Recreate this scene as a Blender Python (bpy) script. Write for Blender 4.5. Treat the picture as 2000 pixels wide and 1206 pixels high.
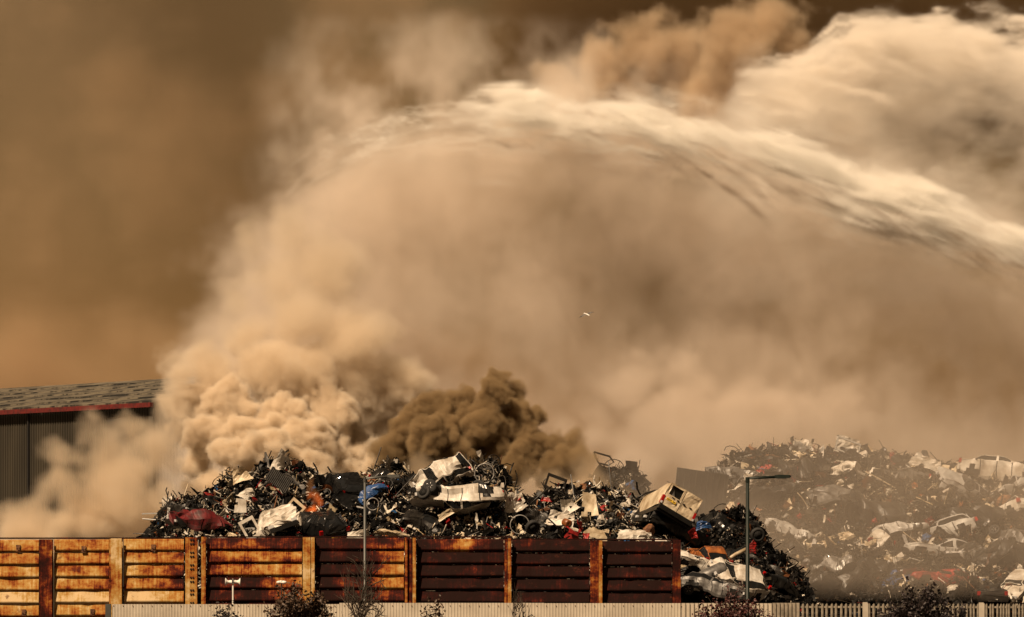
import bpy, math, numpy as np
from mathutils import Vector, Matrix, Euler
sc = bpy.context.scene
for _o in list(bpy.data.objects): bpy.data.objects.remove(_o)
col = sc.collection
R = math.radians

# ------------------------------------------------------------------ camera, sky, sun, exposure
CAMZ, HOR, K = 3.5, 1120.0, 0.22          # eye height, horizon row and frame width per metre of distance
cam = bpy.data.objects.new('camera', bpy.data.cameras.new('camera')); col.objects.link(cam); sc.camera = cam
cam.location = (0, 0, CAMZ); cam.rotation_euler = (R(90), 0, 0)
cam.data.sensor_width = 36; cam.data.lens = 36 / K; cam.data.shift_y = (HOR - 603) / 2000
cam.data.clip_start = 1; cam.data.clip_end = 5000

SUN_FROM = Vector((-0.40, -0.50, 0.80)).normalized()
world = bpy.data.worlds.new('World'); sc.world = world; world.use_nodes = True
wn = world.node_tree; bg = wn.nodes['Background']
sky = wn.nodes.new('ShaderNodeTexSky'); sky.sky_type = 'NISHITA'; sky.sun_disc = False
sky.sun_elevation = math.asin(SUN_FROM.z); sky.sun_rotation = math.atan2(SUN_FROM.x, SUN_FROM.y)
sky.dust_density = 1.0; sky.air_density = 1.0; sky.altitude = 50
tint = wn.nodes.new('ShaderNodeMix'); tint.data_type = 'RGBA'; tint.blend_type = 'MULTIPLY'; tint.inputs[0].default_value = 1
tint.inputs[7].default_value = (1.0, 0.43, 0.15, 1)      # the whole sky seen through brown smoke
wn.links.new(sky.outputs[0], tint.inputs[6]); wn.links.new(tint.outputs[2], bg.inputs[0])
bg.inputs[1].default_value = 0.030

sl = bpy.data.lights.new('sun', 'SUN'); sl.energy = 5.0; sl.angle = R(0.5); sl.color = (1.0, 0.745, 0.49)
sun = bpy.data.objects.new('sun', sl); col.objects.link(sun)
sun.rotation_euler = SUN_FROM.to_track_quat('Z', 'Y').to_euler(); sun.location = (-60, -20, 80)

sc.view_settings.view_transform = 'Standard'; sc.view_settings.look = 'None'
sc.view_settings.exposure = 0.5; sc.view_settings.gamma = 1.0
cy = sc.cycles
cy.use_denoising = True; cy.max_bounces = 8; cy.diffuse_bounces = 3; cy.glossy_bounces = 2
cy.transparent_max_bounces = 12; cy.volume_bounces = 7; cy.volume_step_rate = 1.0; cy.volume_max_steps = 256

# ------------------------------------------------------------------ helpers
def P(px, py, d):                 # a place in the yard: across, away, up (metres)
    s = K * d / 2000.0
    return Vector(((px - 1000) * s, d, CAMZ + (HOR - py) * s))

def tag(o, label=None, cat=None, group=None, kind=None):
    if label: o['label'] = label
    if cat: o['category'] = cat
    if group: o['group'] = group
    if kind: o['kind'] = kind
    return o

def mesh_obj(name, v, f, mat=None, parent=None, smooth=False, loc=None):
    me = bpy.data.meshes.new(name); me.from_pydata([tuple(p) for p in v], [], [tuple(q) for q in f])
    if mat:
        for m in (mat if isinstance(mat, (list, tuple)) else [mat]): me.materials.append(m)
    if smooth: me.polygons.foreach_set('use_smooth', [True] * len(me.polygons))
    o = bpy.data.objects.new(name, me); col.objects.link(o)
    if parent: o.parent = parent
    if loc is not None: o.location = loc
    return o

def empty(name, loc=(0, 0, 0), rot=None, parent=None):
    o = bpy.data.objects.new(name, None); col.objects.link(o); o.location = loc; o.empty_display_size = .3
    if rot is not None: o.rotation_euler = rot
    if parent: o.parent = parent
    return o

class MB:
    def __init__(s): s.v = []; s.f = []; s.m = []
    def add(s, v, f, mi=0):
        n = len(s.v); s.v += [tuple(p) for p in v]; s.f += [tuple(i + n for i in q) for q in f]; s.m += [mi] * len(f)
    def box(s, a, b, mi=0, ch=0.0):
        x0, y0, z0 = a; x1, y1, z1 = b
        s.add([(x0,y0,z0),(x1,y0,z0),(x1,y1,z0),(x0,y1,z0),(x0,y0,z1),(x1,y0,z1),(x1,y1,z1),(x0,y1,z1)],
              [(0,3,2,1),(4,5,6,7),(0,1,5,4),(1,2,6,5),(2,3,7,6),(3,0,4,7)], mi)
    def tube(s, pts, r, n=6, mi=0, cap=True):
        pts = [Vector(p) for p in pts]; rr = r if isinstance(r, (list, tuple)) else [r] * len(pts)
        v = []; f = []
        for i, p in enumerate(pts):
            t = (pts[min(i+1, len(pts)-1)] - pts[max(i-1, 0)]); t = t.normalized() if t.length > 1e-9 else Vector((0,0,1))
            a = t.cross(Vector((0,0,1)) if abs(t.z) < .9 else Vector((1,0,0))).normalized(); b = t.cross(a)
            for k in range(n):
                q = 2*math.pi*k/n; v.append(p + (a*math.cos(q) + b*math.sin(q))*rr[i])
        for i in range(len(pts)-1):
            for k in range(n):
                f.append((i*n+k, i*n+(k+1)%n, (i+1)*n+(k+1)%n, (i+1)*n+k))
        if cap: f.append(tuple(range(n))[::-1]); f.append(tuple((len(pts)-1)*n+k for k in range(n)))
        s.add(v, f, mi)
    def lathe(s, prof, n=12, axis='y', mi=0, c=(0,0,0)):     # prof: (along axis, radius)
        v = []; f = []
        for a, r in prof:
            for k in range(n):
                q = 2*math.pi*k/n; u, w = r*math.cos(q), r*math.sin(q)
                v.append({'y': (c[0]+u, c[1]+a, c[2]+w), 'x': (c[0]+a, c[1]+u, c[2]+w), 'z': (c[0]+u, c[1]+w, c[2]+a)}[axis])
        for i in range(len(prof)-1):
            for k in range(n): f.append((i*n+k, i*n+(k+1)%n, (i+1)*n+(k+1)%n, (i+1)*n+k))
        f.append(tuple(range(n))); f.append(tuple((len(prof)-1)*n+k for k in range(n)))
        s.add(v, f, mi)
    def build(s, name, mats, parent=None, smooth=False, loc=None):
        o = mesh_obj(name, s.v, s.f, mats, parent, smooth, loc)
        if isinstance(mats, (list, tuple)) and len(mats) > 1: o.data.polygons.foreach_set('material_index', s.m)
        return o

def mat(name, c, rough=.6, metal=0.0, var=.25, scale=3.0, c2=None, bump=0.0, spec=.5, detail=4):
    m = bpy.data.materials.new(name); m.use_nodes = True; n = m.node_tree; b = n.nodes['Principled BSDF']
    b.inputs['Roughness'].default_value = rough; b.inputs['Metallic'].default_value = metal; b.inputs['Specular IOR Level'].default_value = spec
    tc = n.nodes.new('ShaderNodeTexCoord'); nz = n.nodes.new('ShaderNodeTexNoise')
    nz.inputs['Scale'].default_value = scale; nz.inputs['Detail'].default_value = detail; nz.inputs['Roughness'].default_value = .65
    n.links.new(tc.outputs['Object'], nz.inputs['Vector'])
    rp = n.nodes.new('ShaderNodeValToRGB'); rp.color_ramp.elements[0].position = .36; rp.color_ramp.elements[1].position = .66
    d = c2 if c2 else tuple(x * (1 - var) for x in c)
    rp.color_ramp.elements[0].color = (*d, 1); rp.color_ramp.elements[1].color = (*[min(1, x * (1 + var * .4)) for x in c], 1)
    n.links.new(nz.outputs[0], rp.inputs[0]); n.links.new(rp.outputs[0], b.inputs['Base Color'])
    if bump:
        bp = n.nodes.new('ShaderNodeBump'); bp.inputs['Strength'].default_value = bump; bp.inputs['Distance'].default_value = .05
        n.links.new(nz.outputs[0], bp.inputs['Height']); n.links.new(bp.outputs[0], b.inputs['Normal'])
    return m

M = dict(
    ground=mat('wet_yard_ground', (.05,.045,.04), .8, scale=.4),
    white=mat('white_paint', (.56,.54,.50), .45, c2=(.30,.26,.21), scale=1.3, bump=.15),
    cream=mat('cream_paint', (.54,.47,.35), .45, c2=(.28,.21,.13), scale=1.5, bump=.15),
    grey=mat('grey_metal', (.13,.125,.12), .45, .1, c2=(.045,.042,.04), scale=2.5, bump=.2),
    silver=mat('silver_paint', (.36,.36,.35), .55, .1, c2=(.25,.24,.23), scale=2),
    black=mat('black_plastic', (.009,.009,.009), .30, spec=.5, c2=(.004,.004,.004), scale=3, bump=.2),
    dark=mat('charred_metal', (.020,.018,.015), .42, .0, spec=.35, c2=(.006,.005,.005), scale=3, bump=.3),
    red=mat('red_paint', (.30,.013,.011), .45, c2=(.10,.008,.008), scale=2),
    maroon=mat('dark_red_paint', (.13,.010,.012), .45, c2=(.03,.008,.008), scale=2),
    blue=mat('blue_paint', (.014,.055,.16), .4, c2=(.015,.05,.16), scale=2),
    orange=mat('orange_paint', (.30,.10,.022), .45, c2=(.10,.03,.010), scale=2),
    rust=mat('rusted_steel', (.20,.085,.03), .8, c2=(.06,.022,.010), scale=4, bump=.3),
    glass=mat('dark_car_glass', (.012,.013,.014), .12, spec=.6),
    rubber=mat('tyre_rubber', (.015,.015,.015), .8),
    alloy=mat('wheel_alloy', (.40,.40,.40), .35, .6),
    lamp_red=mat('tail_lamp_red', (.32,.008,.008), .2),
    lamp_clear=mat('head_lamp_clear', (.5,.5,.5), .1),
    plate_yellow=mat('yellow_plate', (.75,.50,.05), .5, var=.1),
    plate_white=mat('white_plate', (.75,.75,.72), .5, var=.1),
    ink=mat('plate_ink', (.01,.01,.01), .6),
    post_grey=mat('galvanised_grey', (.075,.078,.074), .5, .2),
    post_green=mat('dark_green_paint', (.008,.014,.011), .5, spec=.3),
    fence=mat('cream_cladding', (.51,.46,.38), .6, var=.10, scale=.8, c2=(.38,.335,.27)),
    pale=mat('galvanised_pale', (.34,.30,.24), .6, .1, c2=(.15,.13,.10), scale=3),
    horn=mat('white_horn', (.75,.73,.68), .4, var=.1),
    bark=mat('dark_bark', (.045,.032,.022), .9, scale=8),
    twig=mat('pale_twig', (.13,.10,.07), .9, scale=8),
    leaf=mat('brown_leaf', (.075,.040,.020), .6, c2=(.030,.018,.010), scale=6),
    leaf_red=mat('red_brown_leaf', (.085,.022,.018), .6, c2=(.028,.010,.010), scale=6),
    leaf_dark=mat('dark_purple_leaf', (.022,.012,.012), .6, c2=(.010,.007,.007), scale=6),
    feather=mat('white_feather', (.7,.7,.68), .7, var=.1), feather_dark=mat('dark_feather', (.03,.03,.03), .7),
)

# ------------------------------------------------------------------ ground
tag(mesh_obj('ground', [(-900,-60,0),(900,-60,0),(900,3000,0),(-900,3000,0)], [(0,1,2,3)], M['ground']), kind='structure')

# ------------------------------------------------------------------ warehouse
def rib_mat(name, c, c2, streak=1.0):
    m = bpy.data.materials.new(name); m.use_nodes = True; n = m.node_tree; b = n.nodes['Principled BSDF']
    b.inputs['Roughness'].default_value = .6
    tc = n.nodes.new('ShaderNodeTexCoord'); mp = n.nodes.new('ShaderNodeMapping'); mp.inputs['Scale'].default_value = (.5,.5,.06)
    nz = n.nodes.new('ShaderNodeTexNoise'); nz.inputs['Scale'].default_value = 2.2; nz.inputs['Detail'].default_value = 6
    rp = n.nodes.new('ShaderNodeValToRGB'); rp.color_ramp.elements[0].position = .3; rp.color_ramp.elements[1].position = .7
    rp.color_ramp.elements[0].color = (*c2,1); rp.color_ramp.elements[1].color = (*c,1)
    n.links.new(tc.outputs['Object'], mp.inputs[0]); n.links.new(mp.outputs[0], nz.inputs[0]); n.links.new(nz.outputs[0], rp.inputs[0]); n.links.new(rp.outputs[0], b.inputs['Base Color'])
    return m
M['clad'] = rib_mat('olive_cladding', (.052,.044,.030), (.028,.024,.017))
M['clad_dark'] = mat('dark_doorway_cladding', (.010,.009,.008), .7)
M['clad_pale'] = rib_mat('pale_gable_cladding', (.075,.07,.058), (.04,.037,.03))
M['redtrim'] = mat('red_gutter', (.13,.008,.006), .7, c2=(.05,.005,.004))

wh_c = P(302, 787, 300); EAVE = wh_c.z; wd = Vector((-11.62, 15.0, 0)).normalized(); wp = Vector((-wd.y*-1, -wd.x, 0))
wp = Vector((wd.y, -wd.x, 0)); RIDGE = EAVE + 2.6; HW = 15.0
ware = empty('warehouse', (wh_c.x, wh_c.y, 0)); tag(ware, 'long olive metal warehouse with red gutter and mossy pale roof behind drifting smoke', 'warehouse')
def ribbed(a, dirv, length, z0, z1, pitch, depth, nrm, z1b=None):   # standing-rib cladding sheet
    v = []; f = []; n = int(length / pitch); k = 0
    for i in range(n):
        for fr, dp in ((0,0),(.55,0),(.65,depth),(.9,depth)):
            s = (i + fr) * pitch; t = s / length; p = a + dirv * s + nrm * dp; zt = z1 + (0 if z1b is None else (z1b - z1) * t)
            v += [(p.x,p.y,z0),(p.x,p.y,zt)]
            if k: f.append((2*k-2, 2*k, 2*k+1, 2*k-1))
            k += 1
    return v, f
v, f = ribbed(Vector((0,0,0)), wd, 70, 0, EAVE, .30, .10, -wp); mesh_obj('wall', v, f, M['clad'], ware)
v, f = ribbed(Vector((0,0,0)), wp, HW, 0, EAVE, .24, .04, -wd, RIDGE); mesh_obj('gable_wall', v, f, M['clad_pale'], ware)
v, f = ribbed(wp*HW, wp, HW, 0, RIDGE, .24, .04, -wd, EAVE); mesh_obj('gable_wall', v, f, M['clad_pale'], ware)
# roof as separate overlapping sheets with weathered moss
m = bpy.data.materials.new('mossy_roof'); m.use_nodes = True; n = m.node_tree; b = n.nodes['Principled BSDF']; b.inputs['Roughness'].default_value = .8
tc = n.nodes.new('ShaderNodeTexCoord'); mp = n.nodes.new('ShaderNodeMapping'); mp.inputs['Rotation'].default_value = (0,0,-math.atan2(wd.y, wd.x)); mp.inputs['Scale'].default_value = (.5, 1.1, .5)
nz = n.nodes.new('ShaderNodeTexNoise'); nz.inputs['Scale'].default_value = 1.0; nz.inputs['Detail'].default_value = 7; nz.inputs['Roughness'].default_value = .7
rp = n.nodes.new('ShaderNodeValToRGB'); e = rp.color_ramp.elements; e[0].position = .46; e[1].position = .54; e[0].color = (.010,.009,.007,1); e[1].color = (.13,.112,.08,1)
n.links.new(tc.outputs['Object'], mp.inputs[0]); n.links.new(mp.outputs[0], nz.inputs[0]); n.links.new(nz.outputs[0], rp.inputs[0]); n.links.new(rp.outputs[0], b.inputs['Base Color']); M['roof'] = m
rows = 6
for i in range(rows):
    a0 = i / rows; a1 = (i + 1) / rows + .01
    mb = MB(); ov = .12
    for j in range(10):
        s0, s1 = -.4 + 7.0*j, -.4 + 7.0*(j+1) - .03
        def rp_(s, a, up): 
            p = wd*s + wp*(-.35 + a*(HW+.35)); return (p.x, p.y, EAVE + a*(RIDGE-EAVE) + up)
        mb.add([rp_(s0,a0,ov),rp_(s1,a0,ov),rp_(s1,a1,.03),rp_(s0,a1,.03),rp_(s0,a0,0),rp_(s1,a0,0)], [(0,1,2,3),(0,4,5,1)])
    mb.build('roof_sheet', M['roof'], ware)
mb = MB()
q = [wd*-.4 + wp*HW, wd*70 + wp*HW, wd*70 + wp*(2*HW+.35), wd*-.4 + wp*(2*HW+.35)]
mb.add([(q[0].x,q[0].y,RIDGE),(q[1].x,q[1].y,RIDGE),(q[2].x,q[2].y,EAVE),(q[3].x,q[3].y,EAVE)], [(0,1,2,3)]); mb.build('roof_sheet', M['roof'], ware)
def obox(name, a, dirv, length, nrm, d0, d1, z0, z1, mt, par):
    a = Vector(a); pts = [a + nrm*d0, a + dirv*length + nrm*d0, a + dirv*length + nrm*d1, a + nrm*d1]
    v = [(p.x,p.y,z0) for p in pts] + [(p.x,p.y,z1) for p in pts]
    return mesh_obj(name, v, [(0,3,2,1),(4,5,6,7),(0,1,5,4),(1,2,6,5),(2,3,7,6),(3,0,4,7)], mt, par)
obox('gutter', wd*-.4, wd, 70, -wp, .36, .62, EAVE-.30, EAVE+.0, M['redtrim'], ware)
obox('corner_trim', wd*-.05, wd, .5, -wp, .102, .16, 0, EAVE-.32, M['clad_pale'], ware)
obox('roller_door', wd*3.0, wd, 2.4, -wp, .102, .14, 0, EAVE-.9, M['clad_dark'], ware)
for s in (6.5, 15.0, 30.0): obox('downpipe', wd*s, wd, .14, -wp, .102, .24, 0, EAVE-.32, M['clad_dark'], ware)

# ------------------------------------------------------------------ rusted steel retaining wall
def steel_mat(name):
    m = bpy.data.materials.new(name); m.use_nodes = True; n = m.node_tree; L = n.links.new; b = n.nodes['Principled BSDF']
    b.inputs['Roughness'].default_value = .75; b.inputs['Specular IOR Level'].default_value = .12
    tc = n.nodes.new('ShaderNodeTexCoord'); geo = n.nodes.new('ShaderNodeNewGeometry')
    def noise(scale, vec, det=6):
        mp = n.nodes.new('ShaderNodeMapping'); mp.inputs['Scale'].default_value = vec; L(geo.outputs['Position'], mp.inputs[0])
        z = n.nodes.new('ShaderNodeTexNoise'); z.inputs['Scale'].default_value = scale; z.inputs['Detail'].default_value = det; z.inputs['Roughness'].default_value = .7; L(mp.outputs[0], z.inputs[0]); return z.outputs[0]
    def math_(op, a, c=None, e=None, clamp=False):
        x = n.nodes.new('ShaderNodeMath'); x.operation = op; x.use_clamp = clamp
        for k, val in enumerate((a, c, e)):
            if val is None: continue
            if isinstance(val, (int, float)): x.inputs[k].default_value = val
            else: L(val, x.inputs[k])
        return x.outputs[0]
    def mix(fac, a, c):
        x = n.nodes.new('ShaderNodeMix'); x.data_type = 'RGBA'; L(fac, x.inputs[0])
        for k, val in ((6, a), (7, c)):
            if isinstance(val, tuple): x.inputs[k].default_value = (*val, 1)
            else: L(val, x.inputs[k])
        return x.outputs[2]
    def prop(nm):
        a = n.nodes.new('ShaderNodeAttribute'); a.attribute_type = 'OBJECT'; a.attribute_name = nm; return a.outputs['Fac']
    uv = n.nodes.new('ShaderNodeSeparateXYZ'); L(tc.outputs['Generated'], uv.inputs[0])
    t = uv.outputs['X']
    wl, wc, wr = prop('rust_start'), prop('rust_middle'), prop('rust_end')
    # piecewise blend of three heat-rust amounts along the board
    f1 = math_('MULTIPLY', t, 2.0, clamp=True); f2 = math_('MULTIPLY_ADD', t, 2.0, -1.0, clamp=True)
    w1 = math_('ADD', wl, math_('MULTIPLY', f1, math_('SUBTRACT', wc, wl))); w = math_('ADD', w1, math_('MULTIPLY', f2, math_('SUBTRACT', wr, wc)))
    big = noise(.9, (1,1,1.6)); streak = noise(2.2, (5.0,1,.30)); fine = noise(14, (1,1,.5)); blot = noise(2.4, (.8,1,1.2), 8)
    k = math_('ADD', w, math_('MULTIPLY_ADD', big, 1.8, -.85)); k = math_('ADD', k, math_('MULTIPLY_ADD', streak, .8, -.40)); k = math_('ADD', k, math_('MULTIPLY_ADD', fine, .35, -.17))
    rp = n.nodes.new('ShaderNodeValToRGB'); L(k, rp.inputs[0]); cr = rp.color_ramp
    cr.elements[0].position = 0.0; cr.elements[0].color = (.58,.43,.24,1); cr.elements[1].position = 1.0; cr.elements[1].color = (.012,.003,.002,1)
    for p_, c_ in ((.20,(.41,.255,.08)),(.36,(.34,.15,.031)),(.50,(.23,.060,.010)),(.60,(.11,.016,.006)),(.72,(.040,.0055,.003)),(.86,(.020,.0035,.0025))):
        q_ = cr.elements.new(p_); q_.color = (*c_, 1)
    # dark grime runs and pits
    g = n.nodes.new('ShaderNodeValToRGB'); L(blot, g.inputs[0]); g.color_ramp.elements[0].position = .60; g.color_ramp.elements[1].position = .70
    colr = mix(math_('MULTIPLY', g.outputs[0], .75), rp.outputs[0], (.09,.022,.010))
    L(colr, b.inputs['Base Color'])
    bp = n.nodes.new('ShaderNodeBump'); bp.inputs['Strength'].default_value = .35; bp.inputs['Distance'].default_value = .03; L(fine, bp.inputs['Height']); L(bp.outputs[0], b.inputs['Normal'])
    return m
M['steel'] = steel_mat('painted_rusting_steel')
DW = 190.0; SW = K*DW/2000
WTOP = P(0, 1052, DW).z; PITCH = 25.3*SW
wall = empty('steel_retaining_wall', (0, DW, 0)); tag(wall, 'tall ochre and dark rusted steel board wall with upright beams holding back the scrap', 'wall')
def rustset(o, a, b_, c): o['rust_start'], o['rust_middle'], o['rust_end'] = float(a), float(b_), float(c)
# bays: left px, right px, top px row, rust triples for the boards from the top down
Y = (.12,.16,.2); D_ = (.95,.95,.95)
bays = [(-140,76,1055,[(.25,.3,.25),(.2,.25,.3),(.15,.2,.2),(.15,.2,.3),(.0,.0,.08),(.15,.2,.2)]),
        (106,213,1054,[(.28,.36,.28),(.25,.3,.42),(.3,.32,.4),(.25,.28,.32),(.0,.02,.08),(.2,.25,.3)]),
        (242,359,1053,[(.25,.35,.3),(.3,.36,.45),(.2,.3,.7),(.25,.3,.72),(.0,.05,.3),(.2,.25,.3)]),
        (404,590,1051,[(.72,.62,.72),(.62,.36,.4),(.62,.28,.30),(.86,.70,.42),(.82,.82,.40),(.8,.8,.7)]),
        (617,789,1051,[(.85,.85,.55),(.95,.90,.30),(.95,.85,.25),(.95,.60,.30),(.95,.62,.75),(.9,.7,.8)]),
        (814,984,1053,[(.85,.45,.80),(.86,.92,.9),(.93,.95,.95),(.93,.95,.95),(.88,.9,.9),D_]),
        (1000,1151,1055,[(.85,.92,.9),D_,D_,D_,D_,D_]),
        (1177,1312,1057,[(.93,.92,.93),D_,(.92,.9,.95),D_,D_,D_])]
NB = int(WTOP / PITCH) + 1
for (a, b_, top, rust) in bays:
    x0, x1 = (a-1000)*SW, (b_-1000)*SW; zt = P(0, top, DW).z
    for i in range(NB):
        z1 = zt - i*PITCH; z0 = max(z1 - PITCH, 0.0)
        if z1 < .1: continue
        h = z1 - z0; gap = min(.075, h*.3)
        prof = [(.06, z0), (.06, z0+gap), (-.105, z0+gap+.012), (-.115, z0+gap+.05), (-.04, z1-.03), (.0, z1-.004), (.10, z1-.004), (.10, z0)]
        nseg = 8; v = []; f = []; rng = np.random.default_rng(int(a*7+i+999)); wob = rng.normal(0, .012, (nseg+1, 2))*np.array([1,.35])
        for sgm in range(nseg+1):
            x = x0 + (x1-x0)*sgm/nseg
            for j, (yy, zz) in enumerate(prof): v.append((x, yy + (wob[sgm,0] if 2 <= j <= 4 else 0), zz + (wob[sgm,1] if 1 <= j <= 3 else 0)))
        m_ = len(prof)
        for sgm in range(nseg):
            for j in range(m_): f.append((sgm*m_+j, (sgm+1)*m_+j, (sgm+1)*m_+(j+1)%m_, sgm*m_+(j+1)%m_))
        f.append(tuple(range(m_))[::-1]); f.append(tuple(nseg*m_+j for j in range(m_)))
        o = mesh_obj('board', v, f, M['steel'], wall); rustset(o, *(rust[i] if i < len(rust) else rust[-1]))
def beam(pl, pr, top, rust, depth=.30, name='post', z0=0.0, y0=0.12):
    x0, x1 = (pl-1000)*SW, (pr-1000)*SW; zt = P(0, top, DW).z; xm = (x0+x1)/2; mb = MB()
    mb.box((x0,-depth,z0),(x1,-depth+.045,zt)); mb.box((xm-.02,-depth+.045,z0),(xm+.02,y0,zt-.01)); mb.box((x0,y0,z0),(x1,y0+.045,zt))
    o = mb.build(name, M['steel'], wall); rustset(o, *rust); return o
beam(78, 103, 1054, (.62,.60,.55)); beam(214.5, 218.5, 1053, (.3,.4,.3), .26); beam(217.8, 239, 1052, (.14,.16,.2), .32)
rp_ = beam(363, 386, 1050, (.18,.2,.26), .34); beam(394, 402.5, 1049, (.25,.3,.4), .30)
for r in range(6):
    for dz in (0, 8.0):
        for dx in (374, 378.5):
            mb = MB(); c = Vector(((dx-1000)*SW, -.34, P(0, 1055 + r*24.5 + dz, DW).z)); mb.lathe([(-.03,.022),(-.028,.040),(0,.042)], 8, 'y', 0, c); bo = mb.build('bolt', M['dark'], wall)
beam(592, 607, 1050, (.22,.26,.25), .32); beam(608.5, 615, 1050, (.12,.25,.15), .36)
beam(791, 796, 1050, (.42,.45,.5), .30); mb = MB(); mb.box(((796.3-1000)*SW,-.2,0),((806-1000)*SW,-.1,WTOP)); rustset(mb.build('post', M['steel'], wall), .66,.62,.66); beam(806.3, 812.5, 1051, (.20,.22,.28), .36)
beam(985, 991.5, 1053, (.55,.5,.55), .30); beam(992, 998.5, 1052, (.28,.35,.42), .36)
mb = MB(); mb.box(((1152.5-1000)*SW,-.22,0),((1169-1000)*SW,-.1,P(0,1056,DW).z)); rustset(mb.build('post', M['steel'], wall), .62,.64,.60); beam(1169.3, 1176, 1056, (.40,.42,.42), .36)
beam(1313, 1329, 1055, (.72,.74,.72), .34)
for (a, b_, t_) in ((-140, 390, 1052.5), (403, 1000, 1050), (1000, 1325, 1055)):
    mb = MB(); z = P(0, t_, DW).z; mb.box(((a-1000)*SW, .05, z-.01), ((b_-1000)*SW, .16, z+.05)); o = mb.build('top_rail', M['steel'], wall); rustset(o, .9, .85, .9)
for (x, y) in ((36,1071),(164,1073),(300,1070),(47,1197),(181,1196)):          # rusted lifting-lug plates on the boards
    mb = MB(); c = P(x, y, DW); mb.box((c.x-.09,-.135,c.z-.13),(c.x+.09,-.06,c.z+.13)); mb.tube([(c.x-.05,-.13,c.z+.05),(c.x-.05,-.19,c.z),(c.x+.05,-.19,c.z),(c.x+.05,-.13,c.z+.05)], .018, 5); o = mb.build('lifting_lug', M['rust'], wall)

# ------------------------------------------------------------------ boundary fences (in front of the wall)
DF = 150.0; SF = K*DF/2000; FTOP = P(0, 1178, DF).z
fen = empty('sheet_fence', ((218-1000)*SF, DF, 0)); tag(fen, 'cream ribbed metal sheet fence in front of the rusted wall', 'fence')
def sheet(pl, pr, top, par, x_off, rib=.098, deep=-.010, mt=None):
    x0, x1 = (pl-1000)*SF - x_off, (pr-1000)*SF - x_off; n_ = int(round((x1-x0)/rib)); pitch = (x1-x0)/n_; v = []; f = []; k = 0; zt = P(0, top, DF).z
    for i in range(n_):
        for fr, dp in ((0,0),(.5,0),(.62,deep),(.88,deep)):
            x = x0 + (i+fr)*pitch; v += [(x,dp,0.05),(x,dp,zt)]
            if k: f.append((2*k-2,2*k,2*k+1,2*k-1))
            k += 1
    v += [(x1,0,.05),(x1,0,zt)]; f.append((2*k-2,2*k,2*k+1,2*k-1))
    return mesh_obj('sheet_panel', v, f, mt or M['fence'], par)
edges = [219, 330, 441, 552, 663, 774, 852, 929.5, 1062.5, 1196, 1329]
for i in range(len(edges)-1):
    sheet(edges[i], edges[i+1]+.6, 1180.5 if edges[i] < 640 else (1178 if edges[i] < 930 else 1178.6), fen, fen.location.x)
mb = MB(); mb.box((-.20,-.06,0),(-.02,.08,P(0,1180,DF).z)); mb.build('end_post', M['post_grey'], fen)
mb = MB(); mb.box((0,.03,1.9),((1329-218)*SF,.09,1.96)); mb.box((0,.03,.4),((1329-218)*SF,.09,.46)); mb.build('rail', M['post_grey'], fen)
for i in range(0, 60):
    mb = MB(); mb.lathe([(-.034,.006),(-.03,.014),(0,.016)], 6, 'y', 0, (.06+i*.31, -.0, FTOP-.09)); mb.build('rivet', M['rust'], fen)

def palisade(pl, pr, top, gap, label, w=.066, posts=(), pm=None, post_mat=None):
    x0 = (pl-1000)*SF; x1 = (pr-1000)*SF; root = empty('palisade_fence', (x0, DF, 0)); tag(root, label, 'fence'); n_ = int((x1-x0)/gap); zt = P(0, top, DF).z
    v = [(-w/2,0,.05),(-w/4,-.022,.05),(w/4,-.022,.05),(w/2,0,.05),(-w/2,0,zt-.06),(-w/4,-.022,zt-.03),(w/4,-.022,zt-.03),(w/2,0,zt-.06),(0,-.03,zt)]
    f = [(0,1,5,4),(1,2,6,5),(2,3,7,6),(4,5,8),(5,6,8),(6,7,8)]
    me = None
    for i in range(n_):
        o = mesh_obj('pale', v, f, pm or M['pale'], root, loc=((i+.5)*gap,0,0)) if me is None else bpy.data.objects.new('pale', me)
        if me is None: me = o.data
        else: col.objects.link(o); o.parent = root; o.location = ((i+.5)*gap, 0, 0)
        o.rotation_euler.y = float(np.random.default_rng(i+int(pl)).normal(0, .006))
    for zr in (zt-.13, .55):
        mb = MB(); mb.box((0,.012,zr-.03),(x1-x0,.06,zr+.03)); mb.build('rail', M['pale'], root)
    for p_ in posts:
        x = (p_-1000)*SF - x0; mb = MB(); mb.box((x-.075,.061,0),(x+.075,.16,zt+.02)); mb.box((x-.09,-.035,0),(x+.09,-.024,zt-.01)); mb.build('post', post_mat or M['fence'], root)
    return root
fe2 = empty('sheet_fence', ((1331-1000)*SF, DF, 0)); tag(fe2, 'deep ribbed weathered sheet fence in front of the spilling heap end', 'fence')
for a_, b_, t_ in ((1331,1390,1178.5),(1390.5,1450,1178),(1450.5,1508,1178.8),(1508.5,1562,1178)): sheet(a_, b_, t_, fe2, fe2.location.x, .135, -.045, M['fence'] if a_ < 1500 else M['pale'])
mb = MB(); mb.box((0,.03,1.9),((1562-1331)*SF,.09,1.96)); mb.box((0,.03,.4),((1562-1331)*SF,.09,.46)); mb.build('rail', M['post_grey'], fe2)
palisade(1564, 1885, 1178, .152, 'open palisade fence with dark gaps between pale uprights and stout post', .084, (1690,1800), None, M['fence'])
palisade(1887, 2120, 1178.5, .104, 'grey close palisade fence beyond the dark bush', .070, (1917,2040))

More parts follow.
